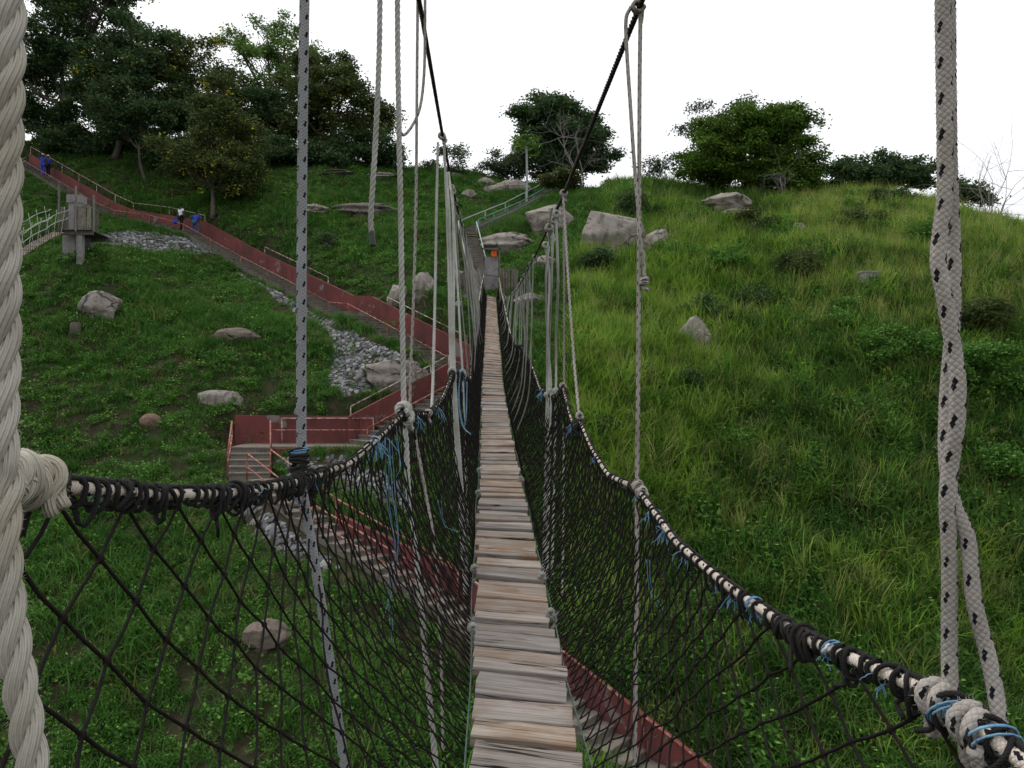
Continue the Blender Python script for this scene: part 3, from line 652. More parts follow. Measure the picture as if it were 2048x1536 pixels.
tree('shrub', 'dark layered shrub right behind the right-hand flecked rope', gp(1935, 410, 46), [(1930, 388, 34, 18), (1955, 400, 22, 12), (1905, 378, 24, 14)], 46, 'lf_dark', 60, 36, .22, .26, .06, forks=2, cat='shrub')
tree('sapling', 'slender sapling with sparse leaves between the two ridge trees', gp(1318, 392, 51), [(1315, 338, 30, 18), (1330, 325, 22, 12), (1300, 325, 16, 10)], 51, 'lf_grey', 20, 18, .2, .22, .035, forks=3)
def bush(u, v, ru, rv, lm, label, n=60, size=.16, per=40):
    g = G(u, v + rv * .8); d = g[1]
    tree('bush', label, g, [(u, v, ru, rv), (u - ru * .5, v + rv * .2, ru * .6, rv * .7), (u + ru * .5, v + rv * .2, ru * .6, rv * .7)], d + .2, lm, n, per, size, .17, .035, forks=3, cat='bush')
bush(1272, 425, 48, 26, 'lf_dark', 'dark bush growing on top of the biggest boulder')
bush(1194, 538, 26, 34, 'lf_dark', 'dark bush at the lower left foot of the biggest boulder')
bush(1196, 852, 34, 24, 'lf_dark', 'small dark bush beside the right handrail rope', 50, .12)
bush(1405, 632, 40, 26, 'lf_dark', 'dark bush overhanging the bare rock face in the grass')
bush(1530, 450, 50, 30, 'lf_olive', 'brownish bush just right of the rock stack')
bush(1985, 760, 80, 70, 'weed', 'big leafy bush at the right edge of the slope', 120, .16, 60)
bush(1950, 640, 60, 44, 'lf_olive', 'olive bush above the leafy bush at the right edge', 90)
bush(1375, 770, 24, 20, 'lf_dark', 'small dark bush below the bare rock face', 40, .12)
bush(660, 485, 18, 24, 'lf_dark', 'little dark bush on the grass bank above the stairs', 30, .16)
bush(2020, 955, 60, 50, 'weed', 'leafy bush low at the right edge of the picture', 90, .14, 50)
bush(1780, 400, 46, 20, 'lf_dark', 'dark bush buried in grass on the right skyline', 50)
bush(1350, 500, 36, 26, 'weed', 'leafy bush right of the biggest boulder', 60)
bush(1440, 535, 40, 28, 'weed', 'leafy weed bush midway between the biggest boulder and the concrete block', 60)
bush(1600, 545, 46, 30, 'lf_olive', 'olive weed bush left of the concrete block', 70)
bush(1690, 640, 44, 26, 'weed', 'leafy weed bush below the concrete block', 70)
bush(1500, 600, 36, 26, 'lf_dark', 'dark weed bush up and right of the bare rock face', 60)
bush(1845, 480, 40, 24, 'weed', 'leafy bush in seeding grass just left of the nearest thick rope', 60)
bush(1700, 445, 50, 22, 'lf_olive', 'olive bush under the low spreading skyline tree', 60)
bush(1800, 700, 60, 40, 'weed', 'broad leafy bush left of the kink in the nearest thick rope', 90, .15, 50)
bush(1480, 880, 40, 26, 'weed', 'leafy weed bush in tall grass beneath the bare rock face', 60, .12)
bush(1330, 470, 26, 20, 'lf_dark', 'small dark bush behind the low smooth boulder', 40)
for u_, v_, a_, b_, lab in ((150, 285, 60, 22, 'added dark bush standing for the shade below the tallest tree of the grove'), (350, 300, 50, 26, 'added dark bush standing for the shade between the leaning trunk and the flowering tree'), (520, 305, 60, 26, 'added dark bush standing for the grove shade left of the near flecked rope'), (645, 312, 56, 24, 'added dark bush standing for the shade under the golden-topped olive tree'), (215, 296, 40, 20, 'added dark bush standing for the shade at the foot of the broad grove tree')):
    g_ = gp(u_, v_ + b_, 57.0 if u_ > 300 else 59.5); tree('bush', lab, g_, [(u_, v_, a_, b_), (u_ - a_ * .6, v_ + 4, a_ * .6, b_ * .8), (u_ + a_ * .6, v_ + 4, a_ * .6, b_ * .8)], g_[1], 'lf_dark', 90, 46, .26, .3, .05, forks=3, cat='bush')  # low bushes added to make the shaded ground under the grove dark
# leafless trees
def bare(name, label, base, top_v, spread, n, seed, r0=.07, mat='twig'):
    rd = np.random.default_rng(seed); base = np.array(base); root = empty(name, base, label, 'bare tree'); tb = MB(); tw = MB()
    hgt = (768 - top_v) / F * base[1] - base[2]; sp = spread / F * base[1]
    def grow(m, p, dr, L, r, lev):
        k = 5; pts = [p]; q = p.copy(); dd = dr.copy()
        for i in range(k): dd = dd + rd.normal(0, .13, 3) + (0, 0, .03); dd /= np.linalg.norm(dd); q = q + dd * L / k; pts.append(q.copy())
        m.tube(pts, np.linspace(r, r * .45, k + 1), 5 if lev else 7, cap=False)
        if lev < 3:
            for _ in range((4, 4, 3)[lev]):
                i = rd.integers(2, k + 1); nd = dd * .7 + rd.normal(0, .55, 3); nd /= np.linalg.norm(nd); grow(m if lev == 0 and False else tw, pts[i], nd, L * rd.uniform(.45, .75), r * .45, lev + 1)
    for i in range(n):
        a = rd.uniform(-1, 1); dr = np.array([a * sp / hgt * 1.0, rd.uniform(-.3, .3), 1.]); dr /= np.linalg.norm(dr)
        grow(tb, base + (rd.normal(0, .05), 0, -.1), dr, hgt * rd.uniform(.6, .9), r0 * rd.uniform(.7, 1.1), 0 if n < 4 else 1)
    tb.build('trunk', M[mat], root); tw.build('branches', M[mat], root); return root
bare('bare_tree', 'leafless pale tree in front of the big dark ridge tree', gp(1168, 386, 57), 225, 55, 3, 3, .075)
bare('bare_tree', 'spindly leafless tree in front of the domed green tree', gp(1566, 402, 46.5), 300, 24, 2, 5, .05)
bare('bare_tree', 'thin leafless twiggy shrub on the skyline at the right edge', gp(1985, 428, 42), 315, 70, 7, 8, .035)
# papaya-like tree
pb = gp(1053, 405, 53.5); pt = P(1053, 292, 53.5); root = empty('slender_tree', pb, 'pole-thin pale trunk topped by a small crown of big bright leaves', 'tree')
mb = MB(); mb.tube(crom([pb + (0, 0, -.3), (pb + pt) / 2 + (.03, 0, 0), pt], .5), .075, 8); mb.build('trunk', M['palepipe'], root)
mb = MB()
for k in range(46):
    a = k * 2.4; el = .9 - k * .03 + random.uniform(-.15, .15); L = random.uniform(.6, 1.05); o3 = np.array([math.cos(a) * math.cos(el), math.sin(a) * math.cos(el), math.sin(el)]); tip = pt + (0, 0, .1) + o3 * L
    mb.tube([pt, pt + o3 * L * .6 + (0, 0, .06), tip], .012, 4, cap=False)
    for j in range(6):
        t = a + (j - 2.5) * .5; w = random.uniform(.22, .34); e = tip + np.array([math.cos(t) * w, math.sin(t) * w, -.12 + random.uniform(-.1, .06)]); s_ = np.array([-math.sin(t), math.cos(t), 0]) * .07
        mb.add([tip, tip + (e - tip) * .55 + s_, e, tip + (e - tip) * .55 - s_], [(0, 1, 2, 3)])
mb.build('crown', M['lf_papaya'], root)

# ------------------------------------------------------------------ ground cover
proto = bpy.data.collections.new('plant_kinds')
def proto_obj(name, mb, mats):
    me = bpy.data.meshes.new(name); me.from_pydata(mb.v, [], mb.f)
    for m in mats: me.materials.append(m)
    me.polygons.foreach_set('material_index', mb.m); me.update()
    o = bpy.data.objects.new(name, me); proto.objects.link(o)
def blade(mb, x, y, yaw, h, w, lean, droop, mi=0, k=4):
    pts = []; ang = lean; p = np.array([x, y, -.04]); d2 = np.array([math.cos(yaw), math.sin(yaw), 0]); s_ = np.array([-math.sin(yaw), math.cos(yaw), 0])
    for i in range(k + 1):
        pts.append(p.copy()); p = p + (d2 * math.sin(ang) + np.array([0, 0, math.cos(ang)])) * h / k; ang += droop / k
    vs = []; fs = []
    for i, q in enumerate(pts[:-1]):
        ww = w * (1 - (i / k) ** 1.6 * .7) / 2; vs += [q - s_ * ww, q + s_ * ww]
    vs.append(pts[-1])
    for i in range(k - 1): fs.append((2 * i, 2 * i + 1, 2 * i + 3, 2 * i + 2))
    fs.append((2 * k - 2, 2 * k - 1, 2 * k)); mb.add(vs, fs, mi=mi)
U = random.uniform
for i in range(3):      # 0..2 short tufts
    mb = MB()
    for _ in range(34): blade(mb, random.gauss(0, .12), random.gauss(0, .12), U(0, 6.28), U(.16, .46), U(.014, .026), U(.05, .6), U(.5, 2.0), 0, 3)
    proto_obj('a%d' % i, mb, [M['grass']])
for i in range(3):      # 3..5 tall clumps
    mb = MB()
    for _ in range(26): blade(mb, random.gauss(0, .13), random.gauss(0, .13), U(0, 6.28), U(.5, 1.15), U(.022, .042), U(.0, .35), U(.4, 2.3), 0, 4)
    for _ in range(3): blade(mb, random.gauss(0, .1), random.gauss(0, .1), U(0, 6.28), U(.8, 1.15), U(.008, .013), U(.0, .2), U(.2, .6), 1, 3)
    proto_obj('b%d' % i, mb, [M['tall'], M['dryg']])
for i in range(2):      # 6..7 broad leaved weeds
    mb = MB()
    q = rng.normal(0, 1, (26, 3)); q /= np.linalg.norm(q, axis=1)[:, None]; q[:, 2] = abs(q[:, 2]); leaves(mb, q * (.30, .30, .40) * rng.uniform(.3, 1, (26, 1)), 8, .07, .085, aspect=.5)
    proto_obj('c%d' % i, mb, [M['weed']])
for i in range(2):      # 8..9 seeding grass
    mb = MB()
    for _ in range(14): blade(mb, random.gauss(0, .12), random.gauss(0, .12), U(0, 6.28), U(.7, 1.25), U(.009, .016), U(.0, .3), U(.3, 1.), 0, 4)
    for _ in range(14): blade(mb, random.gauss(0, .12), random.gauss(0, .12), U(0, 6.28), U(.35, .7), U(.016, .026), U(.1, .4), U(.6, 2.), 1, 4)
    proto_obj('d%d' % i, mb, [M['dryg'], M['tall']])
for i in range(2):      # 10..11 ground clover: tiny leaves close to the soil
    mb = MB(); leaves(mb, np.stack([rng.normal(0, .16, 30), rng.normal(0, .16, 30), rng.uniform(.02, .14, 30)], -1), 4, .035, .06, aspect=.8)
    proto_obj('e%d' % i, mb, [M['weed']])
for i in range(3):      # 12..14 darker coarse grass, thickest outside the sunlit patch painted with brighter clumps
    mb = MB()
    for _ in range(26): blade(mb, random.gauss(0, .14), random.gauss(0, .14), U(0, 6.28), U(.45, 1.05), U(.024, .046), U(.0, .4), U(.6, 2.5), 0, 4)
    proto_obj('f%d' % i, mb, [M['talld']])
ng = bpy.data.node_groups.new('scatter', 'GeometryNodeTree')
ng.interface.new_socket('Geometry', in_out='INPUT', socket_type='NodeSocketGeometry'); ng.interface.new_socket('Geometry', in_out='OUTPUT', socket_type='NodeSocketGeometry')
gi = ng.nodes.new('NodeGroupInput'); go = ng.nodes.new('NodeGroupOutput'); ip = ng.nodes.new('GeometryNodeInstanceOnPoints'); ci = ng.nodes.new('GeometryNodeCollectionInfo')
ci.inputs[0].default_value = proto; ci.inputs['Separate Children'].default_value = True; ci.inputs['Reset Children'].default_value = True
def nattr(nm, ty):
    a = ng.nodes.new('GeometryNodeInputNamedAttribute'); a.data_type = ty; a.inputs[0].default_value = nm
    return [o for o in a.outputs if o.enabled and o.name == 'Attribute'][0]
ln = ng.links.new
ln(gi.outputs[0], ip.inputs['Points']); ln(ci.outputs[0], ip.inputs['Instance']); ip.inputs['Pick Instance'].default_value = True
ln(nattr('kind_id', 'INT'), ip.inputs['Instance Index']); ln(nattr('rot', 'FLOAT_VECTOR'), ip.inputs['Rotation']); ln(nattr('scl', 'FLOAT_VECTOR'), ip.inputs['Scale']); ln(ip.outputs[0], go.inputs[0])
def fbm(x, y, s, seed):
    return np.array([mnoise.fractal(Vector((a / s + seed, b / s, seed * 3.7)), 1.0, 2.0, 3) for a, b in zip(x, y)])
def scatter(name, x, y, kind, size, label):
    z = H(x, y); e = .3; sx = (H(x + e, y) - H(x - e, y)) / (2 * e); sy = (H(x, y + e) - H(x, y - e)) / (2 * e)
    me = bpy.data.meshes.new(name); me.from_pydata(np.stack([x, y, z], -1).tolist(), [], [])
    a = me.attributes.new('kind_id', 'INT', 'POINT'); a.data.foreach_set('value', kind.astype(np.int32))
    a = me.attributes.new('rot', 'FLOAT_VECTOR', 'POINT'); rot = np.stack([np.clip(sy, -1, 1) * .35, -np.clip(sx, -1, 1) * .35, rng.uniform(0, 6.28, len(x))], -1); a.data.foreach_set('vector', rot.ravel().astype(np.float32))
    a = me.attributes.new('scl', 'FLOAT_VECTOR', 'POINT'); a.data.foreach_set('vector', (size[:, None] * np.stack([rng.uniform(.85, 1.2, len(x)), rng.uniform(.85, 1.2, len(x)), rng.uniform(.75, 1.3, len(x))], -1)).ravel().astype(np.float32))
    o = bpy.data.objects.new(name, me); col.objects.link(o); md = o.modifiers.new('scatter', 'NODES'); md.node_group = ng
    return tag(o, label, 'grass', kind='stuff')
def field(n):
    y = np.sqrt(rng.uniform(11.5 ** 2, 66 ** 2, n)); x = rng.uniform(-.76, .76, n) * y + rng.uniform(-2, 2, n); return x, y
def clear(x, y, pad=0.):
    k = np.ones(len(x), bool)
    for line, hw in corridors: k &= near_line(x, y, line)[0] > hw + .12
    for poly in COBS: k &= ~(in_poly(x, y, poly) & (rng.random(len(x)) < .97))
    for a, b, r in ROCKS: k &= np.hypot(x - a, y - b) > r * .5
    return k
x, y = field(78000); k = clear(x, y); x, y = x[k], y[k]
ratio = x / y; nb = fbm(x, y, 5., 2.3); nb2 = fbm(x, y, 1.6, 9.1)
right = ratio + .02 * nb > .075
ridge_mid = (ratio > .0) & (ratio < .14) & (y > 36)
tallm = right & ~((ratio < .12) & (y > 38))
short = ~tallm
# bare soil shows where the cover thins; shade under the grove thins it further
under = (ratio < -.14) & (y > 53.5)
thin = (nb2 > .28) & (rng.random(len(x)) < .55)
k = short & ~thin & ~(under & (rng.random(len(x)) < .55))
xs, ys = x[k], y[k]; r_ = rng.random(len(xs)); nbs = nb[k]
kd = np.where(r_ < .74, rng.integers(0, 3, len(xs)), np.where(r_ < .93, rng.integers(10, 12, len(xs)), rng.integers(6, 8, len(xs))))
sz = np.where(kd < 3, 1.0 + .55 * np.clip(nbs, -.6, 1), np.where(kd < 8, .75, 1.1)) * np.where(rng.random(len(xs)) < .10, 1.5, 1.)
scatter('short_grass', xs, ys, kd, sz, 'short dark green grass and clover covering the left slope')
k = tallm & ~((nb2 > .42) & (rng.random(len(x)) < .5)); xs, ys = x[k], y[k]; r_ = rng.random(len(xs)); rt = ratio[k]; nbs = nb[k]; nb2s = nb2[k]
weedy = np.clip(.16 + .9 * np.clip(nbs, 0, .4), 0, .55); seedy = np.where((rt > .36) & (ys > 30), .42, .05)
kd = np.where(r_ < weedy, rng.integers(6, 8, len(xs)), np.where(r_ < weedy + seedy, rng.integers(8, 10, len(xs)), rng.integers(3, 6, len(xs))))
kd = np.where((nb2s > .26) & (rng.random(len(xs)) < .34), rng.integers(6, 8, len(xs)), kd)
sunny = smooth((rt - .05) / .05) * (1 - smooth((rt - .22 - .12 * nbs) / .16)) * smooth((ys - 19) / 5) * (1 - smooth((ys - 39) / 5))  # sunlit patch put into the colour by choosing brighter grass clumps here
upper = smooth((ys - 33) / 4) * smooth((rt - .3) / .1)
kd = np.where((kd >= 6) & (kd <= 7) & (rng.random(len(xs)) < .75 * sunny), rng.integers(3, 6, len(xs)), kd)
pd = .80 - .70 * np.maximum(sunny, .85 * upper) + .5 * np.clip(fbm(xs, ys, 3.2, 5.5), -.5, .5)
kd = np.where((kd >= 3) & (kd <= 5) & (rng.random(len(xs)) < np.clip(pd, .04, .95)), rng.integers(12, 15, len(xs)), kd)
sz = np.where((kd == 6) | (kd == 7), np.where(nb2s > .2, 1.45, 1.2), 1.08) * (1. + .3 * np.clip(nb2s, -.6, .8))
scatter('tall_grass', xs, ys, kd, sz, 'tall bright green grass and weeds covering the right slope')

# ------------------------------------------------------------------ the rope bridge
def lerp_tab(tab, ys, col_, sm=.5):
    t = np.array(tab, float); yy = np.arange(t[0, 0], t[-1, 0] + .05, .05); v = np.interp(yy, t[:, 0], t[:, col_])
    kk = max(1, int(sm / .05)); ker = np.hanning(2 * kk + 3); ker /= ker.sum(); pad = len(ker) // 2
    vp = np.concatenate([2 * v[0] - v[pad:0:-1], v, 2 * v[-1] - v[-2:-pad - 2:-1]]); return np.interp(ys, yy, np.convolve(vp, ker, 'valid'))
XCT = [(-.5, .16), (1.5, .105), (2.73, .062), (3.76, .020), (5.85, -.056), (9.25, -.168), (15.9, -.40), (20, -.50), (28, -.73), (36, -.95), (40, -1.06)]
XC = lambda y: lerp_tab(XCT, np.atleast_1d(np.asarray(y, float)), 1, 1.0).reshape(np.shape(y))
DECK = [(-.5, -1.46), (.8, -1.43), (2.73, -1.35), (3.76, -1.28), (5.85, -1.11), (9.25, -.80), (12.5, -.44), (15.9, .03), (20, .78), (28, 2.35), (36, 4.05), (37, 4.25)]
HD = lambda y: lerp_tab(DECK, y, 1, 1.2)
def pixtab(rows): return [(d,) + tuple(P(u, v, d)) for u, v, d in rows]
LR = pixtab([(-260, 930, .78), (0, 958, .99), (150, 976, 1.16), (330, 990, 1.45), (480, 985, 1.83), (600, 962, 2.35), (700, 926, 3.0), (760, 872, 3.55), (806, 826, 4.25), (858, 828, 5.1), (886, 796, 5.7), (905, 746, 6.5), (925, 748, 8.0), (941, 762, 9.5), (944, 700, 12), (947, 668, 15), (952, 640, 18), (958, 602, 24), (962, 575, 30), (968, 548, 36.2)])
RR = pixtab([(2330, 1730, .83), (1960, 1462, 1.07), (1880, 1392, 1.17), (1750, 1338, 1.32), (1600, 1272, 1.62), (1450, 1168, 2.1), (1350, 1082, 2.7), (1276, 978, 3.6), (1215, 950, 4.3), (1182, 894, 5.0), (1160, 842, 5.6), (1146, 850, 6.1), (1135, 810, 6.6), (1126, 774, 7.3), (1108, 796, 8.0), (1080, 778, 9.2), (1063, 728, 10.5), (1052, 712, 12.3), (1042, 692, 14), (1029, 690, 17), (1021, 668, 20), (1010, 616, 27), (1003, 585, 31), (998, 556, 36.2)])
LC = pixtab([(700, -560, 2.4), (838, 0, 4.4), (885, 271, 7.4), (905, 375, 9.4), (918, 430, 11.5), (935, 490, 16), (944, 525, 22), (952, 542, 29), (960, 530, 34), (964, 512, 37.5)])
RC = pixtab([(1480, -480, 2.2), (1280, 10, 3.65), (1130, 383, 6.7), (1070, 512, 10.2), (1045, 560, 14), (1033, 580, 18.5), (1018, 593, 25), (1010, 592, 29), (1003, 575, 33), (996, 535, 37.5)])
def path_of(tab, y0, y1, step, sm=.25):
    ys = np.arange(y0, y1, step); return np.stack([lerp_tab(tab, ys, 1, sm), ys, lerp_tab(tab, ys, 3, sm)], -1)
def at(tab, y, sm=.25): return np.array([float(lerp_tab(tab, np.array([y]), 1, sm)[0]), y, float(lerp_tab(tab, np.array([y]), 3, sm)[0])])
bridge = empty('rope_bridge', (0.05, 1.5, -1.6), 'narrow rope bridge of weathered planks with black netting, seen from the middle', 'bridge')
# --- planks
yv = 1.7; planks = []
wseq = {}
while yv < 36.3:
    w = random.choice([.085, .10, .12, .14, .15, .17, .20]) * U(.92, 1.08); planks.append((yv, w)); yv += w + random.choice([.012, .016, .020, .028, .042])
def plank_mesh(L, w, th):
    bm = bmesh.new(); nx_ = 14
    xs_ = np.linspace(-L / 2, L / 2, nx_); ring = []
    e1, e2 = U(0, 9), U(0, 9); sl = U(-.06, .06)
    for i, xx in enumerate(xs_):
        f0 = -w / 2 + .006 * mnoise.noise(Vector((xx * 6, e1, 0))) + sl * xx * .5; f1 = w / 2 + .006 * mnoise.noise(Vector((xx * 6, e2, 3))) + sl * xx * .5
        zt = .004 * mnoise.noise(Vector((xx * 4, e1, 7))); bv = .004
        xo = 0
        pr = [(f0, -th), (f0, -bv * 1.4 + zt), (f0 + bv, zt), ((f0 + f1) / 2, zt + .002), (f1 - bv, zt), (f1, -bv * 1.4 + zt), (f1, -th)]
        ragged = (.010 * mnoise.noise(Vector((0, e2, 5 + i))) if i in (0, nx_ - 1) else 0)
        ring.append([bm.verts.new((xx + ragged + (.008 * mnoise.noise(Vector((q[0] * 40, e1, i))) if i in (0, nx_ - 1) else 0), q[0], q[1])) for q in pr])
    for a, b in zip(ring[:-1], ring[1:]):
        for j in range(7): bm.faces.new((a[j], b[j], b[(j + 1) % 7], a[(j + 1) % 7]))
    bm.faces.new(list(reversed(ring[0]))); bm.faces.new(ring[-1]); bmesh.ops.recalc_face_normals(bm, faces=bm.faces)
    me = bpy.data.meshes.new('plank'); bm.to_mesh(me); bm.free(); me.materials.append(M['plank']); return me
far_v = MB()
for i, (yp, w) in enumerate(planks):
    yc = yp + w / 2; slope = math.atan2(float(HD(np.array([yc + .3]))[0] - HD(np.array([yc - .3]))[0]), .6)
    L = U(.385, .435); roll = -R(float(np.interp(yc, [1.7, 4.5, 7, 10, 14, 18, 24, 36], [5.2, 5.0, 2.2, .2, 1.5, 5, 11, 13])) + U(-1.2, 1.2)); me = plank_mesh(L, w, U(.030, .048))
    mtx = Matrix.Translation((float(XC(yc)) + U(-.009, .009), yc, float(HD(np.array([yc]))[0]) + U(-.006, .008) + (.016 if random.random() < .25 else 0))) @ Matrix.Rotation(R(-2.6 if yc < 5 else 1.2) + R(U(-1.6, 1.6)), 4, 'Z') @ Matrix.Rotation(slope + R(U(-2.5, 2.5)), 4, 'X') @ Matrix.Rotation(-roll, 4, 'Y')
    if i < 100:
        o = bpy.data.objects.new('plank', me); col.objects.link(o); o.parent = bridge; o.matrix_local = Matrix.Translation(-Vector(bridge.location)) @ mtx
    else:
        far_v.add([mtx @ v.co for v in me.vertices], [tuple(p.vertices) for p in me.polygons]); bpy.data.meshes.remove(me)
fo = far_v.build('planks', M['plank'], bridge); fo['kind'] = 'stuff'
# --- cables, edge cords
def twisted(mb, path, r, pitch=None, n=8, strands=3):
    pitch = pitch or r * 7.4; N, B, L = frames(path)
    for k in range(strands):
        th = 2 * math.pi * (L / pitch + k / strands); q = path + (N * np.cos(th)[:, None] + B * np.sin(th)[:, None]) * r * .5
        mb.tube(q, r * .545, n)
for tab in (LC, RC):
    mb = MB(); twisted(mb, np.vstack([path_of(tab, tab[0][0], 9, .02), path_of(tab, 9, 37.4, .15)]), .0155, pitch=.11, n=6); mb.build('main_cable', M['cable'], bridge)
for s_ in (-1, 1):
    ys = np.arange(1.2, 36.5, .15); mb = MB()
    pth = np.stack([XC(ys) + s_ * (.222 + .006 * np.sin(ys * 3.1)), ys, HD(ys) - .015 - s_ * .016 + .01 * np.sin(ys * 5)], -1); mb.tube(pth, .0042, 5); mb.build('edge_cord', M['greenwire'], bridge)
    mb = MB(); pth = np.stack([XC(ys) + s_ * .15, ys, HD(ys) - .05 - s_ * .012], -1); mb.tube(pth, .014, 6); mb.build('deck_rope', M['cable'], bridge)
# --- handrail ropes with black lashing
def braid_disp(r, pitch=.0105, n=6):
    return lambda L, A: r * .16 * (np.sqrt(np.abs(np.sin(math.pi * (L / pitch + n * A)) * np.sin(math.pi * (L / pitch - n * A)))) - .6)
def fuzz(mb, path, r, n, ln_=.008, w=.0006, mi=0):
    N, B, L = frames(path)
    for _ in range(n):
        i = random.randrange(len(path) - 1); a = U(0, 6.28); o = N[i] * math.cos(a) + B[i] * math.sin(a); t = path[i + 1] - path[i]; t = t / (np.linalg.norm(t) + 1e-9)
        b = path[i] + o * r * .96; tip = b + o * ln_ * U(.4, 1.3) + t * U(-1, 1) * ln_ + np.array([U(-1, 1), U(-1, 1), U(-1, 1)]) * ln_ * .3
        mb.add([b - t * w, b + t * w, tip], [(0, 1, 2)], [[(.01, .3)] * 3], mi)
RAILR = .0112
rails = {}
for side, tab, y0 in (('L', LR, .80), ('R', RR, .86)):
    mb = MB(); p1 = path_of(tab, y0, 4.2, .004, .12); p2 = path_of(tab, 4.2, 36.2, .04, .2)
    mb.tube(p1, RAILR, 14, disp=braid_disp(RAILR, .008, 6)); mb.tube(p2, RAILR, 8); fuzz(mb, p1, RAILR, 1600, .005)
    rail = mb.build('handrail_rope', M['rail_rope'], bridge); rails[side] = rail
    # one long black cord laced round the rope; the loops hang slack where it picks up the net
    cb_ = MB(); yv = y0; pts = []; rads = []
    while yv < 20:
        near = yv < 4.4; c = at(tab, yv, .12); c2 = at(tab, yv + .02, .12); T = (c2 - c) / np.linalg.norm(c2 - c)
        N = np.cross(T, (0, 0, 1)); N /= np.linalg.norm(N); B = np.cross(T, N)
        n = 14 if near else 8; Rr = RAILR + .0040; tilt = U(-.9, .9); drop = U(.0, .016) if random.random() < .6 else U(.016, .045)
        wind = .004 + .007 * random.random(); ph = U(-.4, .4)
        for k in range(n + 1):
            a = 2 * math.pi * k / n - 1.2 + ph; sag = drop * max(0, math.sin(a)) ** 2
            pts.append(c + T * (tilt * .014 * math.cos(a) + wind * k / n) + N * math.cos(a) * (Rr + sag * .12) + B * (math.sin(a) * Rr + sag) + rng.normal(0, .0006, 3)); rads.append(.0046 if near else .006)
        yv += float(np.interp(yv, [1, 1.6, 2.3, 3.2, 5], [.042, .05, .085, .11, .085])) * U(.55, 1.35)
    cb_.tube(np.array(pts), np.array(rads), 6); cb_.build('lashing_cord', M['cord'], rail)
    # a slack doubled cord running beneath the rope
    for q in range(2 if side == 'L' else 1):
        ys = np.arange(y0, 5.5, .02); base = np.stack([lerp_tab(tab, ys, 1, .12), ys, lerp_tab(tab, ys, 3, .12)], -1); a0 = U(0, 6)
        base = base + np.stack([.010 * np.cos(a0 + ys * 7 + 2 * np.sin(ys * 3)), 0 * ys, -.016 - .008 * np.sin(ys * 11 + a0)], -1); m2 = MB(); m2.tube(base, .0042, 6); m2.build('running_cord', M['cord'], rail)
    spots = ((1.10, .6, .03), (1.30, .8, .03), (1.44, .6, .03), (1.70, .9, .04), (1.80, 1.1, .05), (1.93, .8, .04), (2.2, .9, .04), (2.32, 1.2, .05), (2.46, 1.1, .09), (2.60, .5, .10), (4.25, 1.2, .08), (4.5, 1.0, .12), (5.2, .8, .08), (6.5, 1.3, .10), (6.8, 1.1, .10), (8.0, 1.3, .12)) if side == 'L' else ((1.17, 1.0, .02), (1.28, .5, .02), (1.42, .5, .03), (1.60, 1.2, .05), (1.70, .7, .03), (3.55, .8, .04), (3.7, .5, .03), (5.6, 1.2, .07), (5.95, 1.2, .10), (7.3, 1.5, .09), (8.0, 1.3, .1), (8.7, 1.2, .1), (10.5, 1.2, .1), (14, 1.2, .1))
    for ys_, q, low in spots:
        c = at(tab, ys_, .12); c2 = at(tab, ys_ + .02, .12); T = (c2 - c) / np.linalg.norm(c2 - c); N = np.cross(T, (0, 0, 1)); N /= np.linalg.norm(N); B = np.cross(T, N)
        pts = []; a = U(0, 6.28); cr = .0042 if ys_ < 4.4 else .006; sp = .020 + .012 * min(ys_, 6)
        for k in range(int(58 * q)):          # one cord wound to and fro over itself
            t = k / (58 * q); a += .50 + .25 * math.sin(k * .37); rr = RAILR + .0045 + .011 * q * t * (.6 + .4 * math.sin(k * .23 + ys_)); dn = low * .55 * max(0, math.sin(a)) * (.3 + .7 * abs(math.sin(k * .11 + ys_ * 3)))
            pts.append(c + T * (sp * math.sin(k * .31 + ys_ * 7) * (.5 + .5 * math.sin(k * .083)) + U(-.002, .002)) + N * math.cos(a) * rr + B * (math.sin(a) * rr + dn))
        L = low * U(.8, 1.6); e = pts[-1]; pts += [e + (U(-.01, .01), U(-.02, .02), -L * .5), e + (U(-.03, .03), U(-.04, .04), -L)]
        m2 = MB(); m2.tube(crom(pts, .009 if ys_ < 4.4 else .03), cr, 6); m2.build('cord_tangle', M['cord'], rail)
# --- blue twine and pale rags tied to the handrails
def strands(mb, c, n, L, r=.0012, fall=.6, spread=.02):
    for _ in range(n):
        p = c + np.array([U(-1, 1), U(-1, 1), U(-.6, .6)]) * spread; d = np.array([U(-1, 1), U(-1, 1), U(-.8, .5)]); pts = [p]
        for k in range(6):
            d = d * .75 + np.array([U(-.5, .5), U(-.5, .5), U(-.4, .3) - fall * .35]); p = p + d * L / 6 * U(.6, 1.2); pts.append(p)
        mb.tube(crom(pts, L / 10), r, 4, cap=False)
def band(mb, c, T, rr, n, r):
    T = np.array(T) / np.linalg.norm(T); N = np.cross(T, (0, 0, 1)); N /= np.linalg.norm(N); B = np.cross(T, N)
    for _ in range(n):
        a0 = U(0, 6.28); q = U(.9, 1.12); s0 = U(-.012, .012); mb.tube([c + T * (s0 + .01 * math.sin(k * .5 + a0)) + (N * math.cos(a0 + k * .5) + B * math.sin(a0 + k * .5)) * rr * q for k in range(14)], r, 5)
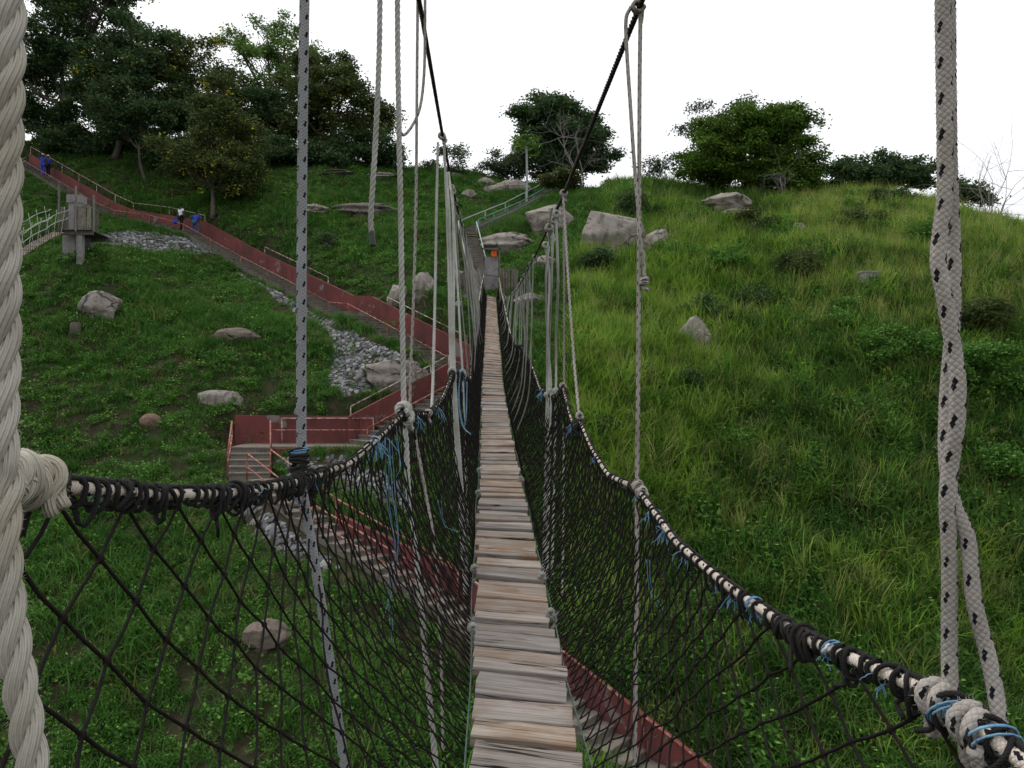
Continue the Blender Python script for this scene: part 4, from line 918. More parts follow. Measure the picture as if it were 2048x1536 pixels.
for side, tab, lst in (('L', LR, ((1.22, 4, .02, 0), (1.92, 14, .03, 1), (2.28, 6, .03, 0), (2.46, 8, .04, 1), (3.45, 26, .09, 1), (3.62, 5, .12, 0), (4.35, 10, .06, 1), (4.6, 22, .10, 0), (5.4, 10, .12, 0), (6.6, 8, .12, 0), (7.9, 8, .14, 0))),
                       ('R', RR, ((1.12, 12, .03, 1), (1.30, 8, .03, 0), (1.47, 12, .03, 1), (1.88, 10, .04, 1), (2.04, 22, .05, 0), (2.22, 8, .05, 0), (2.55, 10, .06, 0), (2.88, 26, .07, 0), (3.2, 8, .08, 0), (3.55, 10, .05, 1), (4.75, 6, .06, 0), (5.6, 10, .08, 1), (6.0, 26, .10, 1), (8.9, 26, .11, 1)))):
    for y_, n, L, bd in lst:
        mb = MB(); c = at(tab, y_, .12); T = at(tab, y_ + .02, .12) - c; T /= np.linalg.norm(T)
        strands(mb, c + (0, 0, -.008), n, L, r=.0009 if y_ < 3 else .0016, spread=.014)
        if bd: band(mb, c, T, RAILR + .007, 3, .0016 if y_ < 3 else .003)
        mb.build('blue_twine', M['blue'], rails[side])
        if bd and y_ < 4: wh = MB(); band(wh, c, T * .5 + (0, 0, .3), RAILR + .005, 2, .0045); wh.build('pale_rag', M['white_rag'], rails[side])
mb = MB()      # long trailing blue strands on the left
for pts in ([P(780, 880, 3.5), P(785, 990, 3.45), P(795, 1080, 3.4), P(790, 1160, 3.4), P(768, 1230, 3.4)], [P(775, 880, 3.5), P(776, 1000, 3.45), P(792, 1100, 3.4), P(778, 1170, 3.4), P(784, 1290, 3.4)], [P(790, 850, 4), P(800, 930, 3.9), P(790, 960, 3.9), P(812, 1000, 3.9)],
            [P(921, 740, 6.8), P(918, 800, 6.8), P(926, 850, 6.8), P(940, 868, 6.8)], [P(935, 765, 7), P(933, 830, 7), P(928, 850, 7)], [P(880, 1000, 4.4), P(890, 1050, 4.4), P(918, 1062, 4.4)], [P(1297, 1120, 3), P(1302, 1180, 3), P(1330, 1230, 3)]):
    mb = MB()
    for _ in range(2): mb.tube(crom([p + rng.normal(0, .006, 3) for p in pts], .02), .0009 if pts[0][1] < 5 else .004, 4)
    mb.build('blue_twine', M['blue'], rails['R' if pts[0][0] > 0 else 'L'])
# --- nets
def net(tab, s_, y0):
    mb = MB(); a, b = .098, .066; rows = 15
    grid = {}; yl = [y0]
    while yl[-1] < 35.8: yl.append(yl[-1] + float(np.interp(yl[-1], [1.6, 2.2, 3.1, 4.6], [a, .064, .040, .027])))
    ys_all = np.array(yl); ncol = len(yl) - 1; top = np.stack([lerp_tab(tab, ys_all, 1, .12), ys_all, lerp_tab(tab, ys_all, 3, .12) - .022], -1)
    bot = np.stack([XC(ys_all) + s_ * .225, ys_all, HD(ys_all) - .02], -1)
    for i in range(ncol + 1):
        for j in range(rows + 1):
            if (i + j) % 2: continue
            t = j / rows; p = top[i] + (bot[i] - top[i]) * t
            lat = top[i][0] + (bot[i][0] - top[i][0]) * t ** 2.0; p[0] = lat
            jt = (.006 if ys_all[i] < 2.6 else .010) if j not in (0, rows) else 0
            p = p + np.array([U(-1, 1) * jt * .8, U(-1, 1) * jt * 1.6, U(-1, 1) * jt]); grid[i, j] = p
    for (i, j), p in grid.items():
        near = p[1] < 3.2; n = 6 if near else 3; r = .0032 if near else .0040
        for q in ((i + 1, j + 1), (i - 1, j + 1)):
            if q in grid:
                e = grid[q]
                if near: mb.tube([p, (p + e) / 2 + (U(-.003, .003), U(-.003, .003), -.002), e], r, n, cap=False)
                else: mb.tube([p, e], r, n, cap=False)
        if near and p[1] < 2.6: mb.add(ICO_V * .0078 * (1, 1, 1.25) + p, ICO_F, smooth=True)
    return mb.build('side_net', M['net'], bridge)
net(LR, -1, .72); net(RR, 1, .80)
# --- suspender ropes
def knot_on(mb, c, T, rope_r, core_r, turns=3, n=9, tail=.06, kind='twist'):
    T = np.array(T, float); T /= np.linalg.norm(T); N = np.cross(T, (0.3, .2, 1)); N /= np.linalg.norm(N); B = np.cross(T, N); pts = []
    R0 = core_r + rope_r * .85; m = 16 * turns
    if rope_r > .018: tail = .03
    for k in range(m + 1):
        a = 2 * math.pi * k / 16; pts.append(c + T * ((k / m - .5) * rope_r * 1.75 * turns + rope_r * .3 * math.sin(a * 1.5)) + (N * math.cos(a) + B * math.sin(a)) * R0 * (1 + .10 * math.sin(a * .7 + 1)))
    pts += [pts[-1] + (U(-.3, .3) * tail, U(-.3, .3) * tail, -tail * .5), pts[-1] + (U(-.4, .4) * tail, U(-.4, .4) * tail, -tail)]
    pts.insert(0, c + T * rope_r * turns + N * R0 * .2)
    pth = crom(pts, rope_r * .35)
    if kind == 'twist': twisted(mb, pth, rope_r, n=6)
    else: mb.tube(pth, rope_r, 10, disp=braid_disp(rope_r))
    return pth
def susp(kind, pts, r, knots=(), detail=True, par=bridge, label=None, name='suspender_rope', mat=None, fuz=0):
    mb = MB(); near = detail
    if kind == 'twist':
        pth = crom(pts, max(.006, r * .5) if near else .08)
        if near: twisted(mb, pth, r, n=8 if r * F / pts[0][1] > 5 else 6)
        else: twisted(mb, crom(pts, .03), r, n=4)
    else:
        pth = crom(pts, .0035 if pts[0][1] < 3 else (.01 if near else .08))
        if near and pts[0][1] < 3: mb.tube(pth, r, 18, disp=braid_disp(r))
        else: mb.tube(pth, r, 10 if near else 6)
    if fuz: fuzz(mb, pth, r, fuz, .0042, .0004)
    o = mb.build(name, mat or M['twist' if kind == 'twist' else 'braid'], par)
    if label: o['label'] = label
    for c, T, core, turns in knots:
        kb = MB(); kp = knot_on(kb, np.array(c), T, r, core, turns, kind=kind)
        if fuz: fuzz(kb, kp, r, fuz // 3, .006)
        kb.build('knot', mat or M['twist' if kind == 'twist' else 'braid'], o)
    return o
along = lambda tab, y: at(tab, y + .05) - at(tab, y)
# left, nearest first
L0 = [P(16, -260, .9), P(18, 0, .9), P(12, 250, .9), P(8, 480, .9), P(6, 700, .905), P(4, 900, .91)]
susp('twist', L0 + [P(14, 960, .92), P(8, 1080, .9), P(22, 1250, .9), P(48, 1420, .9), P(75, 1620, .9), P(100, 1900, .9)], .0185, [(at(LR, 1.015), along(LR, 1.0), .008, 3)], mat=M['manila'], fuz=1500, label='thick cream twisted rope knotted to the left handrail')
susp('braid', [P(612, -300, 2.36), P(609, 0, 2.36), P(605, 300, 2.36), P(603, 600, 2.36), P(603, 900, 2.37), P(606, 985, 2.40), P(622, 1080, 2.42), P(650, 1260, 2.42), P(690, 1536, 2.42), P(712, 1680, 2.42)], .0148, [(P(590, 968, 2.35), along(LR, 2.35), .010, 1)], mat=M['braid_grey'], fuz=2200, label='grey rope with black flecks tied to the left handrail with black cord')
susp('twist', [P(795, -400, 4.3), P(795, 0, 4.3), P(797, 200, 4.3), P(801, 400, 4.3), P(804, 600, 4.3), P(808, 820, 4.3), P(812, 880, 4.25), P(818, 1000, 4.2), P(832, 1100, 4.1), P(850, 1300, 4.05), P(872, 1536, 4.0), P(880, 1620, 4.0)], .0155, [(P(806, 818, 4.25), along(LR, 4.2), .014, 3), (P(812, 836, 4.25), along(LR, 4.2), .016, 2)], fuz=700)
susp('braid', [P(836, -60, 4.5), P(834, 150, 4.5), P(832, 400, 4.55), P(827, 600, 4.55), P(820, 800, 4.55), P(830, 870, 4.55), P(850, 980, 4.5), P(870, 1100, 4.4), P(882, 1300, 4.35), P(886, 1500, 4.3)], .0085, [(P(856, 826, 5.0), along(LR, 5.), .01, 3)])
susp('braid', [P(850, -40, 4.6), P(850, 60, 4.6), P(848, 150, 4.6), P(840, 215, 4.55), P(824, 252, 4.5), P(808, 270, 4.45), P(800, 262, 4.4)], .0085)
susp('twist', [P(876, 285, 7.2), P(873, 420, 7.0), P(870, 600, 6.6), P(866, 760, 6.0), P(863, 832, 5.5)], .0125, [(P(884, 272, 7.4), along(LC, 7.3), .016, 3)])
for q, (u0, u1, u2) in enumerate(((888, 894, 902), (893, 899, 906), (898, 906, 909))): susp('twist', [P(u0, 285 + 60 * (q > 0), 7.6 + q * .4), P(u1, 430, 7.5), P((u1 + u2) / 2, 560, 7.2), P(u2, 735, 6.6), P(u2 + 14, 960, 6.1), P(u2 + 28, 1190, 5.9)], .0125, [(P(904, 742 + q * 3, 6.55), along(LR, 6.5), .013, 2)] if q < 2 else [(P(903, 375, 9.2), along(LC, 9.2), .016, 3)])
susp('twist', [P(905, 382, 9.4), P(910, 480, 9.0), P(917, 600, 8.5), P(921, 680, 8.2), P(925, 742, 8.0), P(930, 900, 7.6), P(938, 1080, 7.3)], .0125, [(P(925, 745, 8.0), along(LR, 8), .013, 3), (P(917, 607, 8.5), (0, 0, 1), .012, 2)])
# right
susp('braid', [P(1886, -300, 1.17), P(1886, 0, 1.17), P(1890, 300, 1.17), P(1889, 400, 1.165), P(1880, 470, 1.16), P(1877, 530, 1.155), P(1888, 590, 1.15), P(1904, 680, 1.145), P(1915, 760, 1.14), P(1913, 850, 1.145), P(1901, 930, 1.16), P(1894, 1000, 1.165), P(1899, 1120, 1.17), P(1899, 1330, 1.17), P(1906, 1400, 1.16), P(1930, 1470, 1.12), P(1936, 1600, 1.12), P(1900, 1800, 1.12)], .0114, [(at(RR, 1.16) + (0, 0, .006), along(RR, 1.15), .010, 2), (at(RR, 1.09), along(RR, 1.08), .011, 2)], fuz=2000, label='thick fuzzy flecked rope nearest on the right, kinked halfway')
susp('braid', [P(1895, -300, 1.21), P(1896, 0, 1.21), P(1899, 300, 1.21), P(1907, 540, 1.21), P(1903, 680, 1.205), P(1894, 800, 1.20), P(1893, 920, 1.18), P(1908, 1010, 1.17), P(1935, 1075, 1.16), P(1948, 1200, 1.15), P(1978, 1320, 1.14), P(1996, 1420, 1.12), P(1998, 1500, 1.10), P(1975, 1560, 1.06), P(1950, 1500, 1.05)], .0112, [], fuz=1600, label='second flecked rope hanging behind the nearest one on the right')
susp('braid', [P(1262, 14, 3.66), P(1252, 40, 3.65), P(1254, 110, 3.65), P(1260, 200, 3.64), P(1268, 320, 3.63), P(1275, 400, 3.62), P(1280, 470, 3.6), P(1288, 520, 3.6), P(1289, 556, 3.6)], .0088, [(P(1288, 562, 3.6), (0, 0, 1), .006, 2), (P(1276, 14, 3.66), along(RC, 3.6), .017, 3)], label='looped tail of flecked rope ending in a knot')
susp('braid', [P(1281, 20, 3.66), P(1279, 200, 3.65), P(1278, 500, 3.63), P(1276, 800, 3.6), P(1274, 975, 3.6), P(1274, 1100, 3.55), P(1272, 1300, 3.5), P(1269, 1536, 3.45), P(1268, 1640, 3.45)], .0098, [(P(1276, 972, 3.6), along(RR, 3.6), .011, 3), (P(1284, 985, 3.5), along(RR, 3.5), .011, 2)], fuz=500)
susp('braid', [P(1126, 388, 6.7), P(1130, 450, 6.6), P(1138, 580, 6.3), P(1148, 720, 6.0), P(1158, 830, 5.7)], .0105, [(P(1159, 832, 5.65), along(RR, 5.6), .012, 3), (P(1128, 386, 6.7), along(RC, 6.7), .016, 2)])
susp('braid', [P(1127, 395, 6.8), P(1128, 560, 7.0), P(1128, 760, 7.3), P(1127, 900, 7.1), P(1126, 1100, 6.7), P(1124, 1190, 6.5)], .0098, [(P(1126, 772, 7.3), along(RR, 7.3), .016, 3)])
for q, (u0, v0, d0, u1, u2, v2, d2) in enumerate(((1112, 428, 7.2, 1116, 1112, 778, 8.), (1106, 440, 7.5, 1103, 1098, 785, 8.4), (1100, 470, 7.8, 1092, 1102, 780, 8.2), (1090, 490, 8.5, 1099, 1094, 786, 8.5))):
    susp('twist', [P(u0, v0, d0), P(u1, 560, d0 + .1), P((u1 + u2) / 2 - 2, 680, d2), P(u2, v2, d2), P(u2 - 4, 960, d2 - .5), P(u2 - 8, 1150, d2 - 1.0)], .0125, [(P(u0 + 1, v0, d0), along(RC, d0), .016, 3), (P(u2, v2 + 4, d2), along(RR, d2), .013, 2)])
susp('twist', [P(1104, 415, 7.3), P(1098, 455, 7.5), P(1100, 490, 7.7)], .0125, [(P(1098, 455, 7.5), along(RC, 7.5), .016, 5)])
# remaining suspenders up to the far platform
for tab, rt, s_, ylist in ((LC, LR, -1, np.arange(10.2, 35.5, 1.35)), (RC, RR, 1, np.arange(10.3, 35.5, 1.0))):
    for y_ in ylist:
        y_ = y_ + U(-.2, .2); a = at(tab, y_); b = at(rt, min(y_ + U(-.15, .15), 36)); e = np.array([float(XC(y_)) + s_ * .24, y_, float(HD(np.array([y_]))[0]) - .03])
        for _ in range(1 if random.random() < .72 else 2):
            j = np.array([U(-.05, .05), U(-.12, .12), 0]); m = (a + b) / 2 + np.array([U(-.05, .05), U(-.06, .06), 0])
            susp('twist' if y_ < 14 else 'braid', [a + j * .3, m + j, b + j, (b + e) / 2 + j * .6 + (s_ * .06, 0, 0), e], .0105, [(a, along(tab, y_), .016, 2)] if y_ < 22 else [], detail=False, mat=M['twist_old'])
# knots of pale rope tying planks at the deck edge
for u, v, d in ((948, 1135, 4.9), (1086, 1168, 4.75), (944, 1282, 3.95), (1104, 1248, 4.15), (966, 962, 8.0), (1043, 965, 7.6), (952, 1000, 7.)):
    kb = MB(); c = P(u, v, d); c[2] = float(HD(np.array([d]))[0]) + .02; c[0] = float(XC(d)) + (.20 if u > 1000 else -.215); knot_on(kb, c, (0, 1, .2), .0085, .011, 2, tail=.09); fuzz(kb, np.array([c, c + (.02, 0, -.02), c + (.05, 0, -.03)]), .01, 60, .03, .0012); kb.build('knot', M['twist'], bridge)
for yk in (1.195, 1.15, 1.135, 1.06, 1.045):
    kb = MB(); knot_on(kb, at(RR, yk) + (U(-.004, .004), 0, U(-.004, .004)), along(RR, 1.1) + rng.normal(0, .02, 3), .0043, .027 if yk < 1.18 else .018, 1, tail=.05, kind='braid'); kb.build('cord_tangle', M['cord'], rails['R'])
for yk in (1.14, 1.055):
    kb = MB(); band(kb, at(RR, yk), along(RR, 1.1) + np.array([.01, 0, .02]), .030, 3, .0018); kb.build('blue_twine', M['blue'], rails['R'])
for q_ in range(7):
    kb = MB(); c = P(599 + U(-4, 4), 905 + q_ * 9, 2.365); knot_on(kb, c, (U(-.35, .35), U(-.3, .3), 1), .0048, .0165 + U(0, .006), 2, tail=.04, kind='braid'); kb.build('cord_tangle', M['cord'], rails['L'])
kb = MB(); band(kb, P(598, 902, 2.36), (.3, .1, 1), .022, 6, .0022); kb.build('blue_twine', M['blue'], rails['L'])
# the loose rope end with its taped tip hangs from the cable by itself
hb = P(758, -420, 4.3); loose = empty('hanging_rope', hb, 'loose white twisted rope hanging free, its tip bound in black tape', 'rope')
mb = MB(); pth = crom([P(762, -420, 4.3), P(760, 0, 4.3), P(757, 150, 4.3), P(750, 300, 4.3), P(742, 430, 4.3), P(743, 466, 4.3)], .008); twisted(mb, pth, .0155); fuzz(mb, pth, .0155, 600); mb.build('rope', M['twist'], loose)
mb = MB(); mb.tube(crom([P(743, 462, 4.3), P(745, 478, 4.3), P(746, 493, 4.3)], .01), .0165, 10); mb.build('taped_tip', M['tape'], loose)

# ------------------------------------------------------------------ far platform of this bridge
pc = np.array([float(XC(37.6)), 37.6, 4.25]); plat = empty('timber_platform', pc + (0, 0, -1.4), 'far timber landing platform where the plank bridge ends', 'platform')
zf = 4.25
mb = MB()
for k in range(16):
    xx = -1.25 + k * .165
    if abs(xx) < .5: mb.beam((pc[0] + xx, 37.0, zf), (pc[0] + xx, 38.6, zf), .155, .045)
    else: mb.beam((pc[0] + xx, 36.5, zf), (pc[0] + xx, 38.6, zf), .155, .045)
mb.build('floor', M['timber'], plat)
mb = MB()
for dx, yy in ((-1.15, 36.6), (1.15, 36.6), (-1.15, 38.4), (1.15, 38.4)):
    g = float(H(pc[0] + dx, yy)); mb2 = MB(); mb2.beam((pc[0] + dx, yy, g - .2), (pc[0] + dx, yy, zf - .03), .2, .2); mb2.build('leg', M['concrete'], plat)
mb = MB(); mb.beam((pc[0] - 1.3, 36.6, zf - .14), (pc[0] + 1.3, 36.6, zf - .14), .16, .2); mb.build('bearer', M['timber'], plat); mb = MB(); mb.beam((pc[0] - 1.3, 38.4, zf - .14), (pc[0] + 1.3, 38.4, zf - .14), .16, .2); mb.build('bearer', M['timber'], plat)
def slat_rail(root, a, b, h, n):
    a, b = np.array(a), np.array(b); mb = MB()
    mb.beam(a + (0, 0, h), b + (0, 0, h), .05, .07); mb.beam(a + (0, 0, .1), b + (0, 0, .1), .05, .06)
    for k in range(n):
        p = a + (b - a) * ((k + .5) / n); mb.beam(p + (0, -.04, .02), p + (U(-.03, .03), -.04, h + U(-.03, .10)), .085, .025, jit=.012)
    return mb.build('slat_railing', M['timber'], root)
slat_rail(plat, (pc[0] + .42, 36.55, zf), (pc[0] + 1.2, 36.5, zf), 1.15, 6); slat_rail(plat, (pc[0] + 1.22, 36.5, zf), (pc[0] + 1.3, 38.5, zf), 1.1, 10)
slat_rail(plat, (pc[0] - 1.2, 36.5, zf), (pc[0] - .42, 36.55, zf), 1.1, 6); slat_rail(plat, (pc[0] - 1.3, 38.5, zf), (pc[0] - 1.22, 36.5, zf), 1.1, 10)
mb = MB(); zp = zf - .1
mb.prism([(pc[0] - .34, 37.1, zp), (pc[0] + .34, 37.1, zp), (pc[0] + .34, 37.8, zp), (pc[0] - .34, 37.8, zp)], [(pc[0] - .32, 37.2, zp + 1.95), (pc[0] + .32, 37.2, zp + 1.95), (pc[0] + .32, 37.75, zp + 1.95), (pc[0] - .32, 37.75, zp + 1.95)]); mb.build('anchor_pillar', M['concrete'], plat)
mb = MB()
for k in (-1, 1): mb.beam((pc[0] + k * .40, 36.9, zf - .05), (pc[0] + k * .40, 36.9, 6.45), .07, .07)
mb.beam((pc[0] - .46, 36.9, 6.45), (pc[0] + .44, 36.9, 6.42), .07, .08); mb.beam((pc[0] - .5, 36.82, 5.22), (pc[0] + .46, 36.82, 5.10), .09, .03); mb.build('portal_frame', M['timber'], plat)
mb = MB()
for k in (-1, 1): mb.beam((pc[0] + k * .3, 36.2, zf - .25), (pc[0] + k * .36, 37.0, zf + .05), .06, .08)
for t in (.2, .55, .9): mb.beam((pc[0] - .28, 36.25 + t * .7, zf - .2 + t * .28), (pc[0] + .28, 36.25 + t * .7, zf - .22 + t * .28), .12, .03)
mb.build('ramp', M['timber'], plat)
sg = P(988, 507, 37.0); sign = empty('orange_sign', sg, 'small square orange sign on top of the far platform pillar', 'sign')
mb = MB(); mb.box(sg, (.26, .03, .27)); mb.build('panel', M['orange'], sign)
mb = MB()
for k in range(2): mb.box(sg + (0, -.018, .03 - k * .045), (.07 - .03 * k, .004, .014))
mb.build('print', M['darkmark'], sign)
mb = MB()
for dx in (-.1, .1): mb.beam(sg + (dx, .03, -.35), sg + (dx, .03, .1), .025)
mb.build('bracket', M['timber'], sign)

# ------------------------------------------------------------------ second bridge and its platform on the left
q0 = P(150, 463, 37.0); zf2 = q0[2]; plat2 = empty('timber_platform', P(165, 512, 37.5), 'raised platform on concrete posts with slat railing, below the upper stairs', 'platform')
mb = MB(); xa, xb = P(130, 463, 37)[0], P(193, 463, 37)[0]
for k in range(9): yy = 36.6 + k * .21; mb.beam((xa, yy, zf2 - .01 * k), (xb, yy, zf2 - .01 * k), .195, .05)
mb.build('floor', M['timber'], plat2)
for u, yy in ((161, 36.8), (178, 38.2), (135, 38.2)):
    xx = (u - 1024) / F * yy; mb = MB(); g = float(H(xx, yy)); mb.beam((xx, yy, g - .3), (xx, yy, zf2 - .1), .26, .26); mb.build('leg', M['concrete'], plat2)
xx = P(143, 463, 37.2)[0]; mb = MB(); mb.box((xx - .1, 37.4, zf2 - .75), (.62, .5, 1.3)); mb.build('abutment', M['concrete'], plat2)
mb = MB(); mb.beam((xa, 36.7, zf2 - .13), (xb, 36.7, zf2 - .13), .14, .18); mb.build('bearer', M['timber'], plat2); mb = MB(); mb.beam((xa, 38.2, zf2 - .17), (xb + .1, 38.2, zf2 - .17), .14, .18); mb.build('bearer', M['timber'], plat2)
mb = MB(); mb.box((xx + .16, 37.4, zf2 + .72), (.56, .5, 1.4)); mb.box((xx + .14, 37.4, zf2 + 1.60), (.66, .6, .38)); mb.build('anchor_pillar', M['concrete'], plat2)
slat_rail(plat2, (xx + .45, 36.62, zf2), (xb, 36.62, zf2 - .04), 1.1, 7); slat_rail(plat2, (xb - .02, 36.75, zf2), (xb - .30, 37.7, zf2 - .05), 1.08, 5); slat_rail(plat2, (xa - .1, 36.9, zf2), (xa - .05, 38.3, zf2), 1.1, 8)
for u, top in ((152, 372), (188, 390), (118, 370)):
    mb = MB(); p = P(u, 450, 36.5); mb.beam((p[0], 36.5, zf2 - .1), (p[0], 36.5, (768 - top) / F * 36.5), .07, .07); mb.build('post', M['timber'], plat2)
br2 = empty('rope_bridge', P(130, 486, 36.4), 'second rope bridge with white ropes at the left edge, joining the raised platform', 'bridge')
D2 = [(22., 2.3), (26, 3.1), (30, 4.2), (33, 5.35), (35, 6.45), (36.6, 7.2)]
X2 = lambda y: -21.35 + .02 * (36.5 - np.asarray(y, float)); H2 = lambda y: lerp_tab(D2, np.asarray(y, float), 1, .8)
yv = 24.0; k = 0; far_v = MB()
while yv < 36.5:
    w = U(.11, .17); a = math.atan2(float(H2([yv + .2])[0] - H2([yv - .2])[0]), .4); p = np.array([float(X2(yv)), yv, float(H2([yv])[0])])
    mb = MB(); mb.box(p, (U(.5, .58), w, .035), Matrix.Rotation(a, 3, 'X') @ Matrix.Rotation(R(U(-3, 3)), 3, 'Z'), jit=.004)
    mb.build('plank', M['plank'], br2); yv += w + U(.01, .03)
for s_ in (-1, 1):
    for hh, rr in ((.62, .014), (1.02, .014)):
        ys = np.arange(24, 36.8, .1); mb = MB(); pth = np.stack([X2(ys) + s_ * (.30 + .14 * hh), ys, H2(ys) + hh + .07 * np.abs(np.sin(ys * 1.9))], -1); mb.tube(pth, rr, 5); mb.build('handrail_rope', M['twist'], br2)
    for y_ in np.arange(25, 36.5, .62):
        b = np.array([float(X2(y_)) + s_ * .28, y_, float(H2([y_])[0]) - .03]); t = b + (s_ * .18, U(-.05, .05), 1.25); mb = MB(); mb.tube(crom([b, (b + t) / 2 + (U(-.03, .03), 0, 0), t, t + (-.04, .05, .04), t + (-.09, .09, -.02)], .1), .014, 5); mb.build('suspender_rope', M['twist'], br2)
    ys = np.arange(25, 36.4, .16); mb = MB()
    for y_ in ys:
        b = np.array([float(X2(y_)) + s_ * .28, y_, float(H2([y_])[0])]); mb.tube([b, b + (s_ * .1, .08, .62)], .007, 3, cap=False); mb.tube([b, b + (s_ * .1, -.08, .62)], .007, 3, cap=False)
    mb.build('side_net', M['net'], br2)

# ------------------------------------------------------------------ people
def skin_mesh(name, verts, edges_, radii, mat, parent, sub=1, root=0):
    me = bpy.data.meshes.new(name); me.from_pydata(verts, edges_, []); ob = bpy.data.objects.new(name, me); col.objects.link(ob)
    ob.modifiers.new('s', 'SKIN'); sd = ob.modifiers.new('u', 'SUBSURF'); sd.levels = sub; sd.render_levels = sub
    for k, r in enumerate(radii): me.skin_vertices[0].data[k].radius = (r, r) if np.isscalar(r) else r
    me.skin_vertices[0].data[root].use_root = True
    dg = bpy.context.evaluated_depsgraph_get(); ev = ob.evaluated_get(dg); m2 = bpy.data.meshes.new_from_object(ev)
    col.objects.unlink(ob); bpy.data.objects.remove(ob); bpy.data.meshes.remove(me)
    m2.name = name; m2.materials.clear(); m2.materials.append(mat)
    m2.polygons.foreach_set('use_smooth', [True] * len(m2.polygons))
    o = bpy.data.objects.new(name, m2); col.objects.link(o); o.parent = parent; return o
def person(base, yaw, label, shirt, trousers, cap=None, lean=0.0, stance=.1, arms='down', scale=1.0, stride=.0, bag=None):
    root = empty('person', base, label, 'person', rz=yaw); root.scale = (scale,) * 3
    def L_(p):    # lean of the upper body about the hips, forward = -Y
        x, y, z = p
        if z > .92: dz = z - .92; return (x, y - dz * math.sin(lean), .92 + dz * math.cos(lean))
        return p
    V = {'pel': (0, 0, .95), 'wai': (0, 0, 1.10), 'che': (0, .01, 1.32), 'nec': (0, 0, 1.47), 'hea': (0, -.02, 1.57), 'top': (0, -.01, 1.68)}
    for s_, n in ((-1, 'L'), (1, 'R')):
        V['sh' + n] = (s_ * .175, 0, 1.39)
        if arms == 'hips': V['el' + n] = (s_ * .36, .04, 1.18); V['wr' + n] = (s_ * .19, -.06, 1.02)
        elif arms == 'up' and s_ < 0: V['el' + n] = (s_ * .30, -.08, 1.50); V['wr' + n] = (s_ * .20, -.10, 1.68)
        else: V['el' + n] = (s_ * .24, .03, 1.13); V['wr' + n] = (s_ * .25, -.04, .89)
        V['hi' + n] = (s_ * .09, 0, .90); V['kn' + n] = (s_ * stance, -.04 - s_ * stride * .5, .50); V['an' + n] = (s_ * stance, .02 - s_ * stride, .09); V['to' + n] = (s_ * (stance + .02), -.13 - s_ * stride, .035)
    rad = {'pel': (.15, .11), 'wai': (.13, .10), 'che': (.165, .115), 'nec': .055, 'hea': (.078, .095), 'top': (.062, .075), 'sh': .058, 'el': .042, 'wr': .030, 'hi': .085, 'kn': .058, 'an': .042, 'to': .036}
    E = [('pel', 'wai'), ('wai', 'che'), ('che', 'nec'), ('nec', 'hea'), ('hea', 'top')]
    for n in 'LR': E += [('che', 'sh' + n), ('sh' + n, 'el' + n), ('el' + n, 'wr' + n), ('pel', 'hi' + n), ('hi' + n, 'kn' + n), ('kn' + n, 'an' + n), ('an' + n, 'to' + n)]
    for n, s_ in (('L', -1), ('R', 1)):       # hands: palm, four fingers and a thumb
        w = np.array(V['wr' + n]); d = w - np.array(V['el' + n]); d /= np.linalg.norm(d); V['pa' + n] = tuple(w + d * .07); rad['pa' + n] = .026; E.append(('wr' + n, 'pa' + n))
        for k, fl in enumerate((.07, .08, .075, .06)):
            o_ = np.array([0, (k - 1.5) * .018, 0]); V['f%d' % k + n] = tuple(w + d * (.09 + fl * .5) + o_); V['g%d' % k + n] = tuple(w + d * (.085 + fl) + o_ + np.array([-s_ * .015, 0, 0])); rad['f%d' % k + n] = .0085; rad['g%d' % k + n] = .0075; E += [('pa' + n, 'f%d' % k + n), ('f%d' % k + n, 'g%d' % k + n)]
        V['th' + n] = tuple(w + d * .06 + np.array([0, -.04, 0])); rad['th' + n] = .009; E.append(('pa' + n, 'th' + n))
    V = {k: L_(v) for k, v in V.items()}
    def mk(name, keys, mat, grow=1.0, edges_=None, cut=None, sub=1):
        ks = list(keys); idx = {k: i for i, k in enumerate(ks)}; es = [(idx[a], idx[b]) for a, b in (edges_ or E) if a in idx and b in idx]
        def rr(k):
            q = rad[k] if k in rad else rad[k[:2]]; g = grow if not isinstance(grow, dict) else grow.get(k[:2] if k not in rad else k, 1.1); return tuple(x * g for x in q) if isinstance(q, tuple) else q * g
        return skin_mesh(name, [V[k] for k in ks], es, [rr(k) for k in ks], mat, root, sub)
    mk('body', V.keys(), M['skin'])
    for n in 'LR': V['ml' + n] = tuple(np.array(V['sh' + n]) * .35 + np.array(V['el' + n]) * .65); rad['ml' + n] = .055
    V['hem'] = tuple(np.array(L_((0, 0, .93)))); rad['hem'] = (.155, .118)
    mk('shirt', ['hem', 'wai', 'che', 'shL', 'shR', 'mlL', 'mlR'], shirt, 1.16, [('hem', 'wai'), ('wai', 'che'), ('che', 'shL'), ('che', 'shR'), ('shL', 'mlL'), ('shR', 'mlR')])
    mk('trousers', ['pel', 'hiL', 'hiR', 'knL', 'knR', 'anL', 'anR'], trousers, 1.2)
    hd = np.array(V['hea']); hb = bmesh.new(); bmesh.ops.create_uvsphere(hb, u_segments=14, v_segments=10, radius=1)
    for v in hb.verts: v.co = Vector((v.co.x * .088, v.co.y * .104 + .014, v.co.z * .085 + (.052 if v.co.z > -.2 else .07)))
    bmesh.ops.delete(hb, geom=[v for v in hb.verts if v.co.z < .035 and v.co.y < .0], context='VERTS'); me = bpy.data.meshes.new('hair'); hb.to_mesh(me); hb.free(); me.materials.append(cap or M['hair'])
    o = bpy.data.objects.new('cap' if cap else 'hair', me); col.objects.link(o); o.parent = root; o.location = hd.tolist()
    # face
    mb = MB()
    for s_ in (-1, 1): mb.add(ICO_V * .011 + hd + (s_ * .032, -.088, .0), ICO_F)
